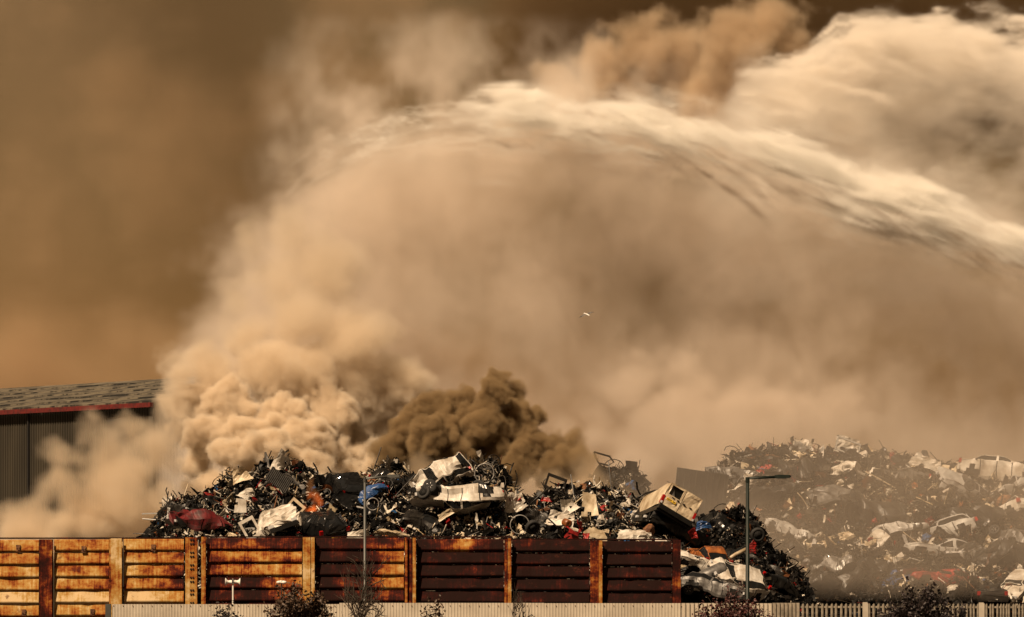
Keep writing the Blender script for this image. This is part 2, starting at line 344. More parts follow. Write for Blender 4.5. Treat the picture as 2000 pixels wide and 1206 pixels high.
# ------------------------------------------------------------------ scrap heaps
rng = np.random.default_rng(42)
FS = np.array([(270,1130),(297,1052),(318,1010),(328,988),(350,982),(395,976),(420,962),(440,938),(500,926),(545,906),(590,912),(640,940),(672,950),(700,935),(745,912),(765,908),(790,922),(812,940),(860,915),(905,908),(965,904),(990,935),(1010,962),(1040,972),(1075,952),(1100,945),(1130,960),(1165,946),(1200,952),(1240,968),(1270,985),(1300,1005),(1350,1018),(1400,1010),(1440,1000),(1462,1004),(1488,1030),(1495,1062),(1530,1090),(1560,1115),(1575,1145),(1590,1200)], float)
RS = np.array([(1040,1130),(1120,1010),(1150,960),(1175,922),(1200,912),(1225,912),(1258,935),(1275,975),(1300,978),(1335,945),(1352,938),(1395,922),(1412,898),(1470,884),(1560,872),(1610,878),(1660,868),(1740,884),(1800,892),(1830,906),(1880,912),(1930,908),(2000,905),(2120,915),(2200,960),(2300,1100)], float)
class Heap:
    def __init__(s, sil, d0, d1, d2, foot, seed):
        s.d0, s.d1, s.d2, s.foot = d0, d1, d2, foot; s.sil = sil; r = np.random.default_rng(seed)
        s.ph = r.uniform(0, 6.28, (24,)); s.k = r.normal(0, 1, (24, 2)) * np.repeat([.5,1.2,2.6], 8)[:,None]; s.a = np.repeat([.22,.14,.07], 8)
    def z(s, x, d):
        x = np.asarray(x, float); d = np.asarray(d, float)
        px = 1000 + x / (K*s.d1/2000)
        S = CAMZ + (HOR - np.interp(px, s.sil[:,0], s.sil[:,1])) * K*s.d1/2000 - .15
        f0 = s.foot(px); t = np.clip((d - s.d0)/(s.d1 - s.d0), 0, 1)
        zz = f0 + (np.maximum(S, 0) - np.minimum(f0, S)) * t**.72
        zz = np.minimum(zz, np.maximum(S, 0))
        back = np.clip((d - s.d1)/(s.d2 - s.d1), 0, 1); zz = zz * (1 - back**1.5)
        bump = sum(a*np.sin(k[0]*x + k[1]*d + p) for a, k, p in zip(s.a, s.k, s.ph)) * .55
        return np.maximum(zz + bump*np.clip(1-t*.6,0,1)*np.clip(zz,0,1), -.05)
    def surf(s, x, d):
        e = .25; z = s.z(x, d); nx = (s.z(x+e, d)-s.z(x-e, d))/(2*e); ny = (s.z(x, d+e)-s.z(x, d-e))/(2*e)
        n = np.stack([-nx, -ny, np.ones_like(nx)], -1); n /= np.linalg.norm(n, axis=-1, keepdims=True)
        return z, n
    def mound(s, x0, x1, nx, ny):
        xs = np.linspace(x0, x1, nx); ds = np.linspace(s.d0, s.d2, ny); X, Dm = np.meshgrid(xs, ds, indexing='ij'); Z = s.z(X, Dm) - .35
        v = np.stack([X, Dm, Z], -1).reshape(-1, 3); f = []
        for i in range(nx-1):
            for j in range(ny-1): f.append((i*ny+j, (i+1)*ny+j, (i+1)*ny+j+1, i*ny+j+1))
        return v, f
front = Heap(FS, 191.4, 203.5, 213, lambda p: np.where(p < 1332, 2.6, 0.0), 3)
rear = Heap(RS, 224, 242, 256, lambda p: np.zeros_like(p), 5)

# --- fragment templates
def t_sheet(r, n=7, aspect=1.0, crumple=.28):
    u, w = np.meshgrid(np.linspace(-.5,.5,n), np.linspace(-.5,.5,n), indexing='ij'); z = np.zeros_like(u)
    for _ in range(4):
        a = r.uniform(0, 6.28); o = r.uniform(-.35,.35); z += crumple*r.uniform(.3,1)*np.sqrt((np.cos(a)*u + np.sin(a)*w - o)**2 + .002)*r.choice([-1,1])
    z += r.uniform(-1.6,1.6)*crumple*(2*u*u if r.random() < .6 else 2*w*w)
    z += r.normal(0, crumple*.06, z.shape); cut = r.uniform(.5, 1, 2)
    uu = u*(1 - (1-cut[0])*(w+.5)) + r.normal(0,.015,u.shape); w = w*aspect*(1 - (1-cut[1])*(u+.5)) + r.normal(0,.015,w.shape)
    v = np.stack([uu, w, z - z.mean()], -1).reshape(-1,3); f = [(i*n+j,(i+1)*n+j,(i+1)*n+j+1,i*n+j+1) for i in range(n-1) for j in range(n-1) if r.random() > .03]
    return v, f
def t_tube(r, bend=.25, rad=.035, seg=4, n=5, square=False):
    mb = MB(); pts = [Vector((-.5,0,0))]; d = Vector((1,0,0))
    for i in range(seg):
        d = (d + Vector(r.normal(0,bend,3))).normalized(); pts.append(pts[-1] + d/seg)
    mb.tube(pts, rad*r.uniform(.6,1.3), 4 if square else n); return np.array(mb.v), mb.f
def t_strip(r, width=.1, seg=6):
    p = np.zeros(3); d = np.array([1.,0,0]); sd = np.array([0,1.,0]); v = []
    for i in range(seg+1):
        v += [p - sd*width/2, p + sd*width/2]; d = d + r.normal(0,.35,3); d /= np.linalg.norm(d); sd = sd + r.normal(0,.35,3); sd -= d*(sd@d); sd /= np.linalg.norm(sd); p = p + d/seg
    v = np.array(v); v -= v.mean(0); return v, [(2*i,2*i+2,2*i+3,2*i+1) for i in range(seg)]
def t_chunk(r, jag=.22):
    mb = MB(); n = 3; v = []; f = []
    g = np.linspace(-.5,.5,n+1)
    import itertools
    idx = {}
    def vid(p):
        p = tuple(p)
        if p not in idx: idx[p] = len(v); v.append(p)
        return idx[p]
    for ax in range(3):
        for sgn in (-1,1):
            for i in range(n):
                for j in range(n):
                    q = []
                    for (a,b) in ((i,j),(i+1,j),(i+1,j+1),(i,j+1)):
                        p = [0,0,0]; p[ax] = .5*sgn; p[(ax+1)%3] = g[a]; p[(ax+2)%3] = g[b]; q.append(vid(tuple(round(t,4) for t in p)))
                    f.append(q if sgn > 0 else q[::-1])
    v = np.array(v)*r.uniform(.6,1.2,3); v += r.normal(0, jag*.45, v.shape); return v, f
def t_loop(r, rad=.018):
    mb = MB(); n = 14; k = r.uniform(.6,1.0); w = r.normal(0,.12,4)
    mb.tube([(.5*math.cos(t)*(1+w[0]*math.sin(2*t)), .5*math.sin(t)*(1+w[1]*math.cos(3*t)), w[2]*math.sin(2*t+w[3]*9)) for t in np.linspace(0, 6.28*k, n)], rad, 4); return np.array(mb.v), mb.f
def rot_to(nrm, r, tilt):
    z = nrm + r.normal(0, tilt, 3); z /= np.linalg.norm(z); x = r.normal(0,1,3); x -= z*(x@z); x /= np.linalg.norm(x); y = np.cross(z,x); return np.stack([x,y,z],1)

def frag_mat():
    m = bpy.data.materials.new('mixed_scrap'); m.use_nodes = True; n = m.node_tree; b = n.nodes['Principled BSDF']
    a = n.nodes.new('ShaderNodeVertexColor'); a.layer_name = 'paint'; nz = n.nodes.new('ShaderNodeTexNoise'); tc = n.nodes.new('ShaderNodeTexCoord')
    nz.inputs['Scale'].default_value = 4; nz.inputs['Detail'].default_value = 6; n.links.new(tc.outputs['Object'], nz.inputs[0])
    rp = n.nodes.new('ShaderNodeValToRGB'); rp.color_ramp.elements[0].position = .38; rp.color_ramp.elements[1].position = .6; rp.color_ramp.elements[0].color = (.35,.30,.25,1); n.links.new(nz.outputs[0], rp.inputs[0])
    mx = n.nodes.new('ShaderNodeMix'); mx.data_type = 'RGBA'; mx.blend_type = 'MULTIPLY'; mx.inputs[0].default_value = 1
    n.links.new(a.outputs[0], mx.inputs[6]); n.links.new(rp.outputs[0], mx.inputs[7]); n.links.new(mx.outputs[2], b.inputs['Base Color'])
    b.inputs['Roughness'].default_value = .45; b.inputs['Specular IOR Level'].default_value = .12
    return m
M['frag'] = frag_mat()
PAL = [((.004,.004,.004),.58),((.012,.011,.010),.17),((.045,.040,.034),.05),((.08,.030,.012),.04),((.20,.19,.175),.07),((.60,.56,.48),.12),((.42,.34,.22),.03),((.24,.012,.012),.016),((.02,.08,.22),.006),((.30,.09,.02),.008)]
def scatter(name, heap, x0, x1, count, seed, label, size=1.0, dpow=1.0, pal=PAL, lift=0.0):
    r = np.random.default_rng(seed); T = []
    for k in range(14): T.append(('s', *t_sheet(r, 6, r.uniform(.2,.9), .4)))
    for k in range(10): T.append(('t', *t_tube(r, r.uniform(.03,.3))))
    for k in range(10): T.append(('p', *t_strip(r, r.uniform(.05,.16))))
    for k in range(10): T.append(('c', *t_chunk(r)))
    for k in range(5): T.append(('l', *t_loop(r)))
    pr = {'s':.24/14,'t':.26/10,'p':.32/10,'c':.10/10,'l':.08/5}; pr = np.array([pr[t[0]] for t in T]); pr /= pr.sum()
    pc = np.array([p[1] for p in pal]); pc /= pc.sum(); cols = np.array([p[0] for p in pal])
    V = []; F = []; C = []; SM = []; nv = 0
    xs = r.uniform(x0, x1, count); ts = r.random(count)**dpow; ds = heap.d0 + (heap.d1 + 1.2 - heap.d0)*ts
    Z, N = heap.surf(xs, ds); kinds = r.choice(len(T), count, p=pr); cc = r.choice(len(cols), count, p=pc)
    loops = []; 
    for i in range(count):
        if Z[i] < .02: continue
        k, v, f = T[kinds[i]]
        s = size*{'s': r.gamma(2.2,.22), 't': r.gamma(4,.28), 'p': r.gamma(3,.30), 'c': r.gamma(3,.09), 'l': r.gamma(3,.22)}[k] + .08
        s = min(s, {'s':1.5,'t':2.6,'p':2.0,'c':1.0,'l':1.3}[k])
        if cols[cc[i]][0] > .15: s *= .72
        A = rot_to(N[i], r, .8 if k in 'sc' else .55)
        w = v*s
        if k == 't': w = w.copy(); w[:,1:] *= min(1, .55/s)
        V.append(w @ A.T + np.array([xs[i], ds[i], Z[i] + lift + r.normal(-.02, .12*size)])); F.append((f, nv)); nv += len(v); SM += [k not in 'c']*len(f)
        c = cols[cc[i]]*r.uniform(.6,1.25); C.append(np.repeat(np.r_[np.minimum(c,.8),1.0][None], len(v), 0))
    V = np.concatenate(V); C = np.concatenate(C); faces = [tuple(a+o for a in q) for f, o in F for q in f]
    o = mesh_obj(name, V, faces, M['frag']); o.data.polygons.foreach_set('use_smooth', SM); a = o.data.attributes.new('paint', 'FLOAT_COLOR', 'POINT'); a.data.foreach_set('color', C.astype(np.float32).ravel())
    tag(o, label, 'scrap', kind='stuff'); return o
def wx(px, d): return (px-1000)*K*d/2000
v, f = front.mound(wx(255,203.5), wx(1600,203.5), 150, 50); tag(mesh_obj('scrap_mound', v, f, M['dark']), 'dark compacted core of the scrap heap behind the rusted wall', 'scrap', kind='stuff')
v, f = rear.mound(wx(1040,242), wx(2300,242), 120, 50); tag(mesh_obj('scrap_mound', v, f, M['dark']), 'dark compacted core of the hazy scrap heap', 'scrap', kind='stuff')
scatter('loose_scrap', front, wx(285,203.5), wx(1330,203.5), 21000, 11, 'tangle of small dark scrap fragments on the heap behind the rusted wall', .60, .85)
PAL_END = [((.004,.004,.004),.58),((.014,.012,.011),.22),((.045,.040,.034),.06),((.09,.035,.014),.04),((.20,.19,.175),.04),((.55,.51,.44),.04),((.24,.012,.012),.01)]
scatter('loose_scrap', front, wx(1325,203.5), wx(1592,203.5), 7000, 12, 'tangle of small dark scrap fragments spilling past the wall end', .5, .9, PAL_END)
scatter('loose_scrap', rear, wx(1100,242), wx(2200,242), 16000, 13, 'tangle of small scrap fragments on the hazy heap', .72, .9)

PAL_PALE = [((.62,.58,.50),.40),((.36,.33,.28),.25),((.20,.19,.17),.25),((.40,.30,.17),.07),((.22,.012,.012),.03)]
scatter('pale_scrap', front, wx(300,203.5), wx(1325,203.5), 2600, 17, 'small pale slivers and flecks of torn metal strewn over the heap behind the rusted wall', .50, .85, PAL_PALE, .16)
# --- individually placed scrap of a few kinds (largest in view)
def solid_sheet(r, n, aspect, crumple, thick=.02):
    v, f = t_sheet(r, n, aspect, crumple); k = len(v); v2 = v.copy(); v2[:,2] -= thick
    e = {}
    for q in f:
        for a, b in zip(q, q[1:]+q[:1]): e[(a,b)] = 1
    side = [(a, a+k, b+k, b) for (a,b) in e if (b,a) not in e]
    return np.r_[v, v2], f + [tuple(i+k for i in q[::-1]) for q in f] + [s_[::-1] for s_ in side]
def variants(maker, n): return [maker(np.random.default_rng(900+i)) for i in range(n)]
KIND = dict(
    crumpled_sheet=variants(lambda r: solid_sheet(r, 8, r.uniform(.35,.9), .38), 12),
    scrap_pipe=variants(lambda r: t_tube(r, r.uniform(.02,.14), .026, 5, 7), 8),
    steel_bar=variants(lambda r: t_tube(r, r.uniform(.02,.10), .045, 4, 4, True), 6),
    cable_loop=variants(lambda r: t_loop(r, .02), 6),
    metal_strip=variants(lambda r: t_strip(r, r.uniform(.08,.2), 9), 8))
MESHES = {}
def scrap_mesh(kind, vi, colr):
    key = (kind, vi, colr)
    if key not in MESHES:
        v, f = KIND[kind][vi]; me = bpy.data.meshes.new(kind); me.from_pydata([tuple(p) for p in v], [], [tuple(q) for q in f]); me.materials.append(M[colr])
        if kind in ('scrap_pipe','cable_loop'): me.polygons.foreach_set('use_smooth', [True]*len(me.polygons))
        MESHES[key] = me
    return MESHES[key]
WORD = dict(white='white', cream='cream', grey='grey', black='black', dark='charred', red='red', maroon='dark red', blue='blue', orange='orange', rust='rusty', silver='silver')
NOUN = dict(crumpled_sheet='crumpled {} metal panel', scrap_pipe='bent {} pipe', steel_bar='bent {} square bar', cable_loop='looped {} cable', metal_strip='twisted {} metal strip')
def strew(heap, where, x0, x1, kind, colr, count, smin, smax, seed, tilt=.55, dpow=.8):
    r = np.random.default_rng(seed)
    for i in range(count):
        x = r.uniform(x0, x1); t = r.random()**dpow; d = heap.d0 + .8 + (heap.d1 - heap.d0 - .4)*t; z, nn = heap.surf(np.array([x]), np.array([d]))
        if z[0] < .3: continue
        o = bpy.data.objects.new(kind, scrap_mesh(kind, int(r.integers(len(KIND[kind]))), colr)); col.objects.link(o)
        s = r.uniform(smin, smax); A = rot_to(nn[0], r, tilt)
        m4 = Matrix([[*A[0], x],[*A[1], d],[*A[2], float(z[0]) + r.uniform(.0,.22)],[0,0,0,1]]) @ Matrix.Diagonal((s, s if kind not in ('scrap_pipe','steel_bar') else min(s,1.0), s if kind not in ('scrap_pipe','steel_bar') else min(s,1.0), 1)); o.matrix_world = m4
        tag(o, NOUN[kind].format(WORD[colr]) + ' lying on the ' + where, 'scrap metal', f'{WORD[colr]} {kind.replace("_"," ")}s on the {where}')
FX0, FX1, EX1, RX0, RX1 = wx(310,203.5), wx(1320,203.5), wx(1570,203.5), wx(1330,242), wx(2080,242)
WF, WR = 'heap behind the rusted wall', 'hazy heap beyond'
sd = 100
for kind, colr, nf, nr, a, b_ in (('crumpled_sheet','white',40,34,.35,1.05),('crumpled_sheet','cream',30,26,.3,.95),('crumpled_sheet','grey',20,18,.4,1.1),('crumpled_sheet','black',16,10,.4,.9),('crumpled_sheet','red',9,5,.35,.8),('crumpled_sheet','blue',3,2,.3,.5),('crumpled_sheet','rust',10,8,.5,1.2),('crumpled_sheet','orange',5,3,.25,.5),
        ('scrap_pipe','grey',26,16,1.0,2.6),('scrap_pipe','cream',16,14,.9,2.2),('scrap_pipe','dark',20,10,1.2,2.8),('scrap_pipe','rust',8,6,1.0,2.2),('steel_bar','dark',16,10,1.0,2.6),('steel_bar','silver',10,8,.9,2.0),
        ('cable_loop','grey',14,6,.5,1.3),('cable_loop','black',14,6,.5,1.4),('metal_strip','white',22,20,.6,1.6),('metal_strip','silver',22,16,.6,1.6),('metal_strip','cream',14,12,.5,1.4)):
    strew(front, WF, FX0, FX1, kind, colr, nf, a, b_, sd); strew(rear, WR, RX0, RX1, kind, colr, nr, a*1.1, b_*1.1, sd+1); sd += 2
for kind, colr, n_, a, b_ in (('crumpled_sheet','white',26,.25,.75),('crumpled_sheet','cream',24,.25,.7),('metal_strip','white',18,.5,1.3),('metal_strip','cream',18,.5,1.3),('scrap_pipe','cream',10,.7,1.8)):
    strew(front, WF, wx(960,203.5), wx(1320,203.5), kind, colr, n_, a, b_, sd); sd += 1

# ------------------------------------------------------------------ crushed vehicles
def crush(v, seed, amp, roof=0.0, H=1.45):
    r = np.random.default_rng(seed); v = np.array(v, float); out = v.copy()
    for sc_, a in ((.9,1.0),(2.2,.6),(4.2,.26),(9.0,.05)):
        for _ in range(5):
            k = r.normal(0, sc_, 3); p = r.uniform(0, 6.28); dv = r.normal(0, 1, 3)*amp*a*.35; w = np.sin(v @ k + p); out += np.sign(w)[:,None]*(np.abs(w)**.6)[:,None]*dv
    if roof: 
        t = np.clip((v[:,2]-.8)/(H-.8), 0, 1); q = .6 + .4*np.sin(v[:,0]*1.7+seed); out[:,2] -= roof*t*(H-.8)*q
    return out
STY = {   # along-length stations: x, sill, belt, roof, half width at belt, half width at roof
 'hatch': [(0,.45,.62,.62,.66,.5),(.12,.28,.74,.74,.78,.6),(.5,.22,.84,.84,.84,.66),(1.05,.22,.93,.93,.86,.66),(1.2,.22,.95,.99,.86,.64),(1.75,.22,.97,1.36,.87,.58),(2.1,.22,.97,1.45,.87,.57),(2.9,.22,.97,1.46,.87,.57),(3.4,.24,.98,1.40,.86,.56),(3.75,.28,.98,1.12,.83,.58),(3.9,.34,.94,.96,.79,.6),(3.95,.45,.75,.75,.72,.6)],
 'saloon': [(0,.45,.60,.60,.68,.5),(.12,.28,.72,.72,.80,.6),(.6,.22,.82,.82,.86,.68),(1.25,.22,.92,.92,.88,.68),(1.4,.22,.93,.97,.88,.64),(2.0,.22,.95,1.34,.88,.58),(2.4,.22,.95,1.42,.88,.57),(3.0,.22,.95,1.40,.88,.57),(3.55,.24,.96,1.14,.87,.58),(3.75,.24,.97,.99,.87,.66),(4.2,.30,.95,.95,.84,.66),(4.4,.45,.75,.75,.74,.6)],
 'van': [(0,.45,.72,.72,.72,.55),(.12,.30,.88,.88,.82,.65),(.6,.26,1.02,1.02,.88,.72),(.8,.26,1.06,1.12,.88,.74),(1.3,.26,1.10,1.70,.90,.76),(1.6,.26,1.10,1.83,.90,.76),(2.6,.26,1.10,1.86,.90,.77),(3.6,.26,1.10,1.86,.90,.77),(4.15,.28,1.10,1.84,.89,.77),(4.25,.32,1.08,1.78,.87,.76)],
}
def loft(style, step=.05):
    S = np.array(STY[style], float); xs = np.arange(0, S[-1,0]+1e-6, step); st = np.stack([np.interp(xs, S[:,0], S[:,k]) for k in range(6)], 1); rows = []
    for x, sill, belt, roof, wb, wr in st:
        up = max(roof-belt, 0.0); t = min(1, up/.25); wt = wb*(1-t) + wr*t; q = []
        prof = [(0,sill),(wb*.55,sill),(wb*.92,sill),(wb,sill+.12),(wb*1.01,sill+(belt-sill)*.45),(wb*1.02,sill+(belt-sill)*.7),(wb*.99,belt),(wb*.985-(wb*.985-wt)*.08,belt+up*.10),(wb*.985-(wb*.985-wt)*.5,belt+up*.5),(wt*1.02,belt+up*.86),(wt*.92,belt+up*.97),(wt*.5,belt+up+.015),(0,belt+up+.02)]
        rows.append([(x, y, z) for y, z in prof] + [(x, -y, z) for y, z in prof[-2:0:-1]])
    return xs, rows, st
def vehicle(name, label, cat, style, paint, loc, euler, seed, amp=.10, roof=.0, wheels=(0,1,2,3), plate=None, windows=True, scale=1.0, group=None, rear_doors=False, length=1.0, parts_extra=True):
    L0 = STY[style][-1][0]; xs, rows, st = loft(style); n = len(rows[0]); V = [p for r_ in rows for p in r_]; nx = len(rows)
    ax_f, ax_r = (.72, L0-.72) if style != 'van' else (.78, L0-.85); wr = .31
    body = []; glass = []; arch = []
    half = 12
    for i in range(nx-1):
        xm = (xs[i]+xs[i+1])/2; up = (st[i,3]-st[i,2] + st[i+1,3]-st[i+1,2])/2
        for j in range(n):
            q = (i*n+j, i*n+(j+1)%n, (i+1)*n+(j+1)%n, (i+1)*n+j); jj = j if j < half else n-1-j
            zc = sum(V[k][2] for k in q)/4; inarch = jj in (2,3,4) and min(abs(xm-ax_f), abs(xm-ax_r)) < wr+.06 and zc < .32+math.sqrt(max(0, (wr+.07)**2 - min(abs(xm-ax_f), abs(xm-ax_r))**2))
            mid = S_mid = L0*.53
            pillar = abs(xm-mid) < .06
            win = windows and jj in (7,8) and up > .18 and not pillar and (style != 'van' or xm < 2.2)
            slope = abs(st[min(i+1,nx-1),3]-st[i,3])/max(1e-6, xs[i+1]-xs[i]) > .45 and up > .06
            screen = windows and jj in (10,11) and slope
            seam = jj in (3,4,5) and min(abs(xm-L0*.36), abs(xm-L0*.53), abs(xm-L0*.74)) < .026
            if j < 2 or j > n-3 or seam: arch.append(q)
            elif inarch: arch.append(q)
            elif win or screen: glass.append(q)
            else: body.append(q)
    endf = [tuple(range(n)), tuple((nx-1)*n+k for k in range(n))]
    body += endf
    C = crush(np.array(V), seed, amp, roof, max(p[2] for p in V)); C[:,0] *= length
    root = empty(name, loc, euler); root.scale = (scale,)*3; tag(root, label, cat, group)
    c0 = np.array([L0*length/2, 0, .7])
    def sub(nm, faces, mt, inset=0.0, smooth=False):
        used = sorted({k for q in faces for k in q}); mp_ = {k: i for i, k in enumerate(used)}
        vv = C[used] - c0
        if inset: vv = vv * np.array([1-inset*.4, 1-inset, 1-inset*.6])
        return mesh_obj(nm, vv, [tuple(mp_[k] for k in q) for q in faces], mt, root, smooth)
    sub('body', body, M[paint]); 
    par = {}
    def find(k):
        while par.setdefault(k, k) != k: par[k] = par[par[k]]; k = par[k]
        return k
    for q in glass:
        for k in q[1:]: par[find(k)] = find(q[0])
    sets = {}
    for q in glass: sets.setdefault(find(q[0]), []).append(q)
    for fs in sets.values():
        if len(fs) > 3: sub('window', fs, M['glass'], .03)
    sub('underbody', arch, M['black'], .05)
    for w in wheels:
        x = (ax_f if w < 2 else ax_r)*length; sgn = 1 if w % 2 == 0 else -1; c = np.array([x, sgn*.80, .32]) - c0
        mb = MB(); mb.lathe([(-.09,.19),(-.10,.27),(-.07,.31),(.07,.31),(.10,.27),(.09,.19)], 18, 'y', 0, (0,0,0)); ty = mb.build('wheel', M['rubber'], root, True, c)
        mb = MB(); mb.lathe([(sgn*.088,.195),(sgn*.07,.17),(sgn*.03,.15),(sgn*.05,.05),(sgn*.06,.01)], 16, 'y'); 
        for k in range(5):
            a = 2*math.pi*k/5; mb.tube([(.03*math.cos(a), sgn*.07, .03*math.sin(a)), (.17*math.cos(a), sgn*.085, .17*math.sin(a))], .022, 5)
        mb.build('rim', M['alloy'], ty, True)
    if parts_extra:
        for sgn in (1,-1):
            mb = MB(); mb.box((.09,sgn*.62-.15,.60),(.19,sgn*.62+.15,.74)); o = mb.build('headlight', M['lamp_clear'], root, loc=-c0); o.location = -c0 + np.array([-.06,0,-.02])
            h0, h1 = (.85,1.25) if style == 'van' else (.70,.92)
            mb = MB(); mb.box((L0*length-.10,sgn*.74-.09,h0),(L0*length+.03,sgn*.74+.09,h1)); mb.build('tail_light', M['lamp_red'], root, loc=-c0)
        mb = MB(); mb.box((L0*length-.05,-.80,.34),(L0*length+.07,.80,.56)); mb.build('bumper', M['black' if paint != 'white' or style == 'van' else 'white'], root, loc=-c0)
        mb = MB(); mb.box((-.08,-.74,.32),(.08,.74,.54)); mb.build('bumper', M['black'], root, loc=-c0)
    if plate:
        e = plate[1]; x = -.095 if e == 'front' else L0*length + .085; s_ = -1 if e == 'front' else 1
        mb = MB(); mb.box((x-.01,-.26,.38),(x+.01,.26,.50)); pl = mb.build('number_plate', M['plate_'+plate[0]], root, loc=-c0)
        r = np.random.default_rng(seed); mb = MB()
        for k in range(7):
            if k == 4: continue
            y = -.21 + k*.062; mb.box((x+s_*.0105,y,.405+(.02 if r.random()<.3 else 0)),(x+s_*.014,y+.036,.475-(.02 if r.random()<.3 else 0)))
        mb.build('plate_mark', M['ink'], pl)
    return root, c0, L0*length
def deg(a, b, c): return (R(a), R(b), R(c))
GV = 'crushed cars on the heap behind the rusted wall'
# panel van standing nose-down, its back doors towards the road
def panel_van():
    p = P(1331, 981, 196.5)
    root = empty('panel_van', p, deg(-8, 30, 14)); tag(root, 'cream panel van tipped on the heap with back doors facing out and one window hollow', 'van')
    W_, H_, L_ = 1.60, 1.12, 3.4
    # frame of the back: x across, y away from the road, z up; origin at the middle of the back face
    mb = MB(); hw, z0, z1 = W_/2, -.52, .58
    st_ = [(0, 1.0, 1.0), (.06, 1.03, 1.02), (.5, 1.05, 1.04), (1.8, 1.05, 1.05), (L_, 1.0, 1.0)]
    ring = [(-1,-.52),(-1.0,.1),(-.97,.36),(-.90,.53),(-.78,.58),(.78,.58),(.90,.53),(.97,.36),(1.0,.1),(1,-.52)]
    v = []; f = []
    for (y, a, b) in st_:
        for (xx, zz) in ring: v.append((xx*hw*a, y, zz*b))
    n_ = len(ring)
    for i in range(len(st_)-1):
        for j in range(n_-1): f.append((i*n_+j, (i+1)*n_+j, (i+1)*n_+j+1, i*n_+j+1))
    v = crush(np.array(v), 4, .05); mesh_obj('body', v, f, M['cream'], root, True)
    # hollow interior and floor
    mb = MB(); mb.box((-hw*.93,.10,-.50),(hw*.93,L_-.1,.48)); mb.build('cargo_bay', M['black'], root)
    # left door: panel with an empty window; right door: blank panel; both dented
    def panel(xa, xb, za, zb, seed, n=9):
        r = np.random.default_rng(seed); v = []; f = []
        for i in range(n):
            for j in range(n):
                x = xa + (xb-xa)*i/(n-1); z = za + (zb-za)*j/(n-1); ed = i in (0,n-1) or j in (0,n-1)
                v.append((x, -.04 + (0 if ed else .035*math.sin(5*x+seed)*math.cos(6*z+seed) + r.normal(0,.006)), z))
        for i in range(n-1):
            for j in range(n-1): f.append((i*n+j,(i+1)*n+j,(i+1)*n+j+1,i*n+j+1))
        k = len(v); v += [(x,.02,z) for x,y,z in v]; f += [tuple(q+k for q in g_[::-1]) for g_ in f]
        e = [(i*n) for i in range(n)]
        for path in ([i*n for i in range(n)], [i*n+n-1 for i in range(n)], list(range(n)), list(range((n-1)*n, n*n))):
            for p_, q_ in zip(path, path[1:]): f.append((p_, q_, q_+k, p_+k))
        return v, f
    x0, x1 = -hw*.97, -.015; mb = MB()
    mb.add(*panel(x0,x1,-.52,.02,1)); mb.add(*panel(x0,x0+.12,.02,.50,2,4)); mb.add(*panel(x1-.09,x1,.02,.55,3,4)); mb.add(*panel(x0+.12,x1-.09,.45,.54,4,4))
    ld = mb.build('door', M['cream'], root)
    mb = MB(); mb.add([(x0+.13,.05,.03),(x0+.42,.04,.03),(x0+.30,.05,.30),(x0+.13,.05,.44)], [(0,1,2,3)]); mb.build('broken_glass', M['grey'], ld)
    mb = MB(); mb.add(*panel(.015,hw*.97,-.52,.55,7,11)); rd = mb.build('door', M['cream'], root)
    for xx in (.30,): mb = MB(); mb.tube([(.06,-.052,.40),(.30,-.055,.36),(.62,-.05,.44)], .008, 5); mb.build('crease', M['rust'], rd)
    for dd, xx in ((ld,-.16),(ld,-.42),(rd,.14),(rd,.46)):
        mb = MB(); mb.box((xx-.055,-.085,-.075),(xx+.055,-.03,-.035)); mb.build('handle', M['black'], dd)
    mb = MB(); mb.box((-.66,-.085,-.26),(-.22,-.03,-.16)); pl = mb.build('number_plate', M['plate_yellow'], ld)
    mb = MB()
    for k in range(7):
        if k != 4: mb.box((-.635+k*.056,-.090,-.235),(-.60+k*.056,-.0855,-.185))
    mb.build('plate_mark', M['ink'], pl)
    for s_ in (-1,1):
        mb = MB(); mb.box((s_*hw*.985-.075,-.07,-.50),(s_*hw*.985+.03,.10,-.12)); tl = mb.build('tail_light', M['lamp_red'], root)
        mb = MB(); mb.box((s_*hw*.985-.07,-.074,-.50),(s_*hw*.985+.025,-.0705,-.40)); mb.build('lens', M['lamp_clear'], tl)
    mb = MB(); mb.box((-hw*1.02,-.10,-.74),(hw*1.02,.14,-.53)); mb.box((-hw,.14,-.80),(hw,L_,-.56)); mb.build('bumper', M['black'], root)
    for s_ in (-1,1):
        mb = MB(); mb.lathe([(-.10,.18),(-.10,.29),(.10,.29),(.10,.18)], 16, 'x', 0, (s_*.66,.75,-.86)); mb.build('wheel', M['rubber'], root, True)
panel_van()
vehicle('overturned_car', 'white car lying upside down on the heap with crumpled flank and dark wheels', 'car', 'hatch', 'white', P(893,972,197.0), deg(166, -3, 6), 21, .20, .55, (0,), None, True, .95)
vehicle('crushed_car', 'white crushed car roof tilted up on the heap crest', 'car', 'hatch', 'white', P(862,930,200.8), deg(52, -30, 8), 33, .30, .5, (), None, True, .62)
vehicle('crushed_car', 'white flattened van bonnet standing upright against the wall top', 'car', 'van', 'white', P(548,1032,193.6), deg(-20, 8, 95), 44, .26, .45, (), None, False, .82)
vehicle('crushed_car', 'black car tail with yellow number plate wedged above the wall', 'car', 'hatch', 'black', P(628,1022,194.6), deg(10, 16, -66), 55, .14, .35, (), ('yellow','rear'), True, .80)
vehicle('crushed_car', 'black car tail with yellow plate high beside the street lamp', 'car', 'hatch', 'black', P(676,950,201), deg(-8, 18, -72), 66, .14, .4, (), ('yellow','rear'), True, .72)
vehicle('crushed_car', 'small blue car shell squashed among dark scrap', 'car', 'hatch', 'blue', P(729,962,198.9), deg(20, -26, 20), 77, .34, .6, (), None, False, .33)
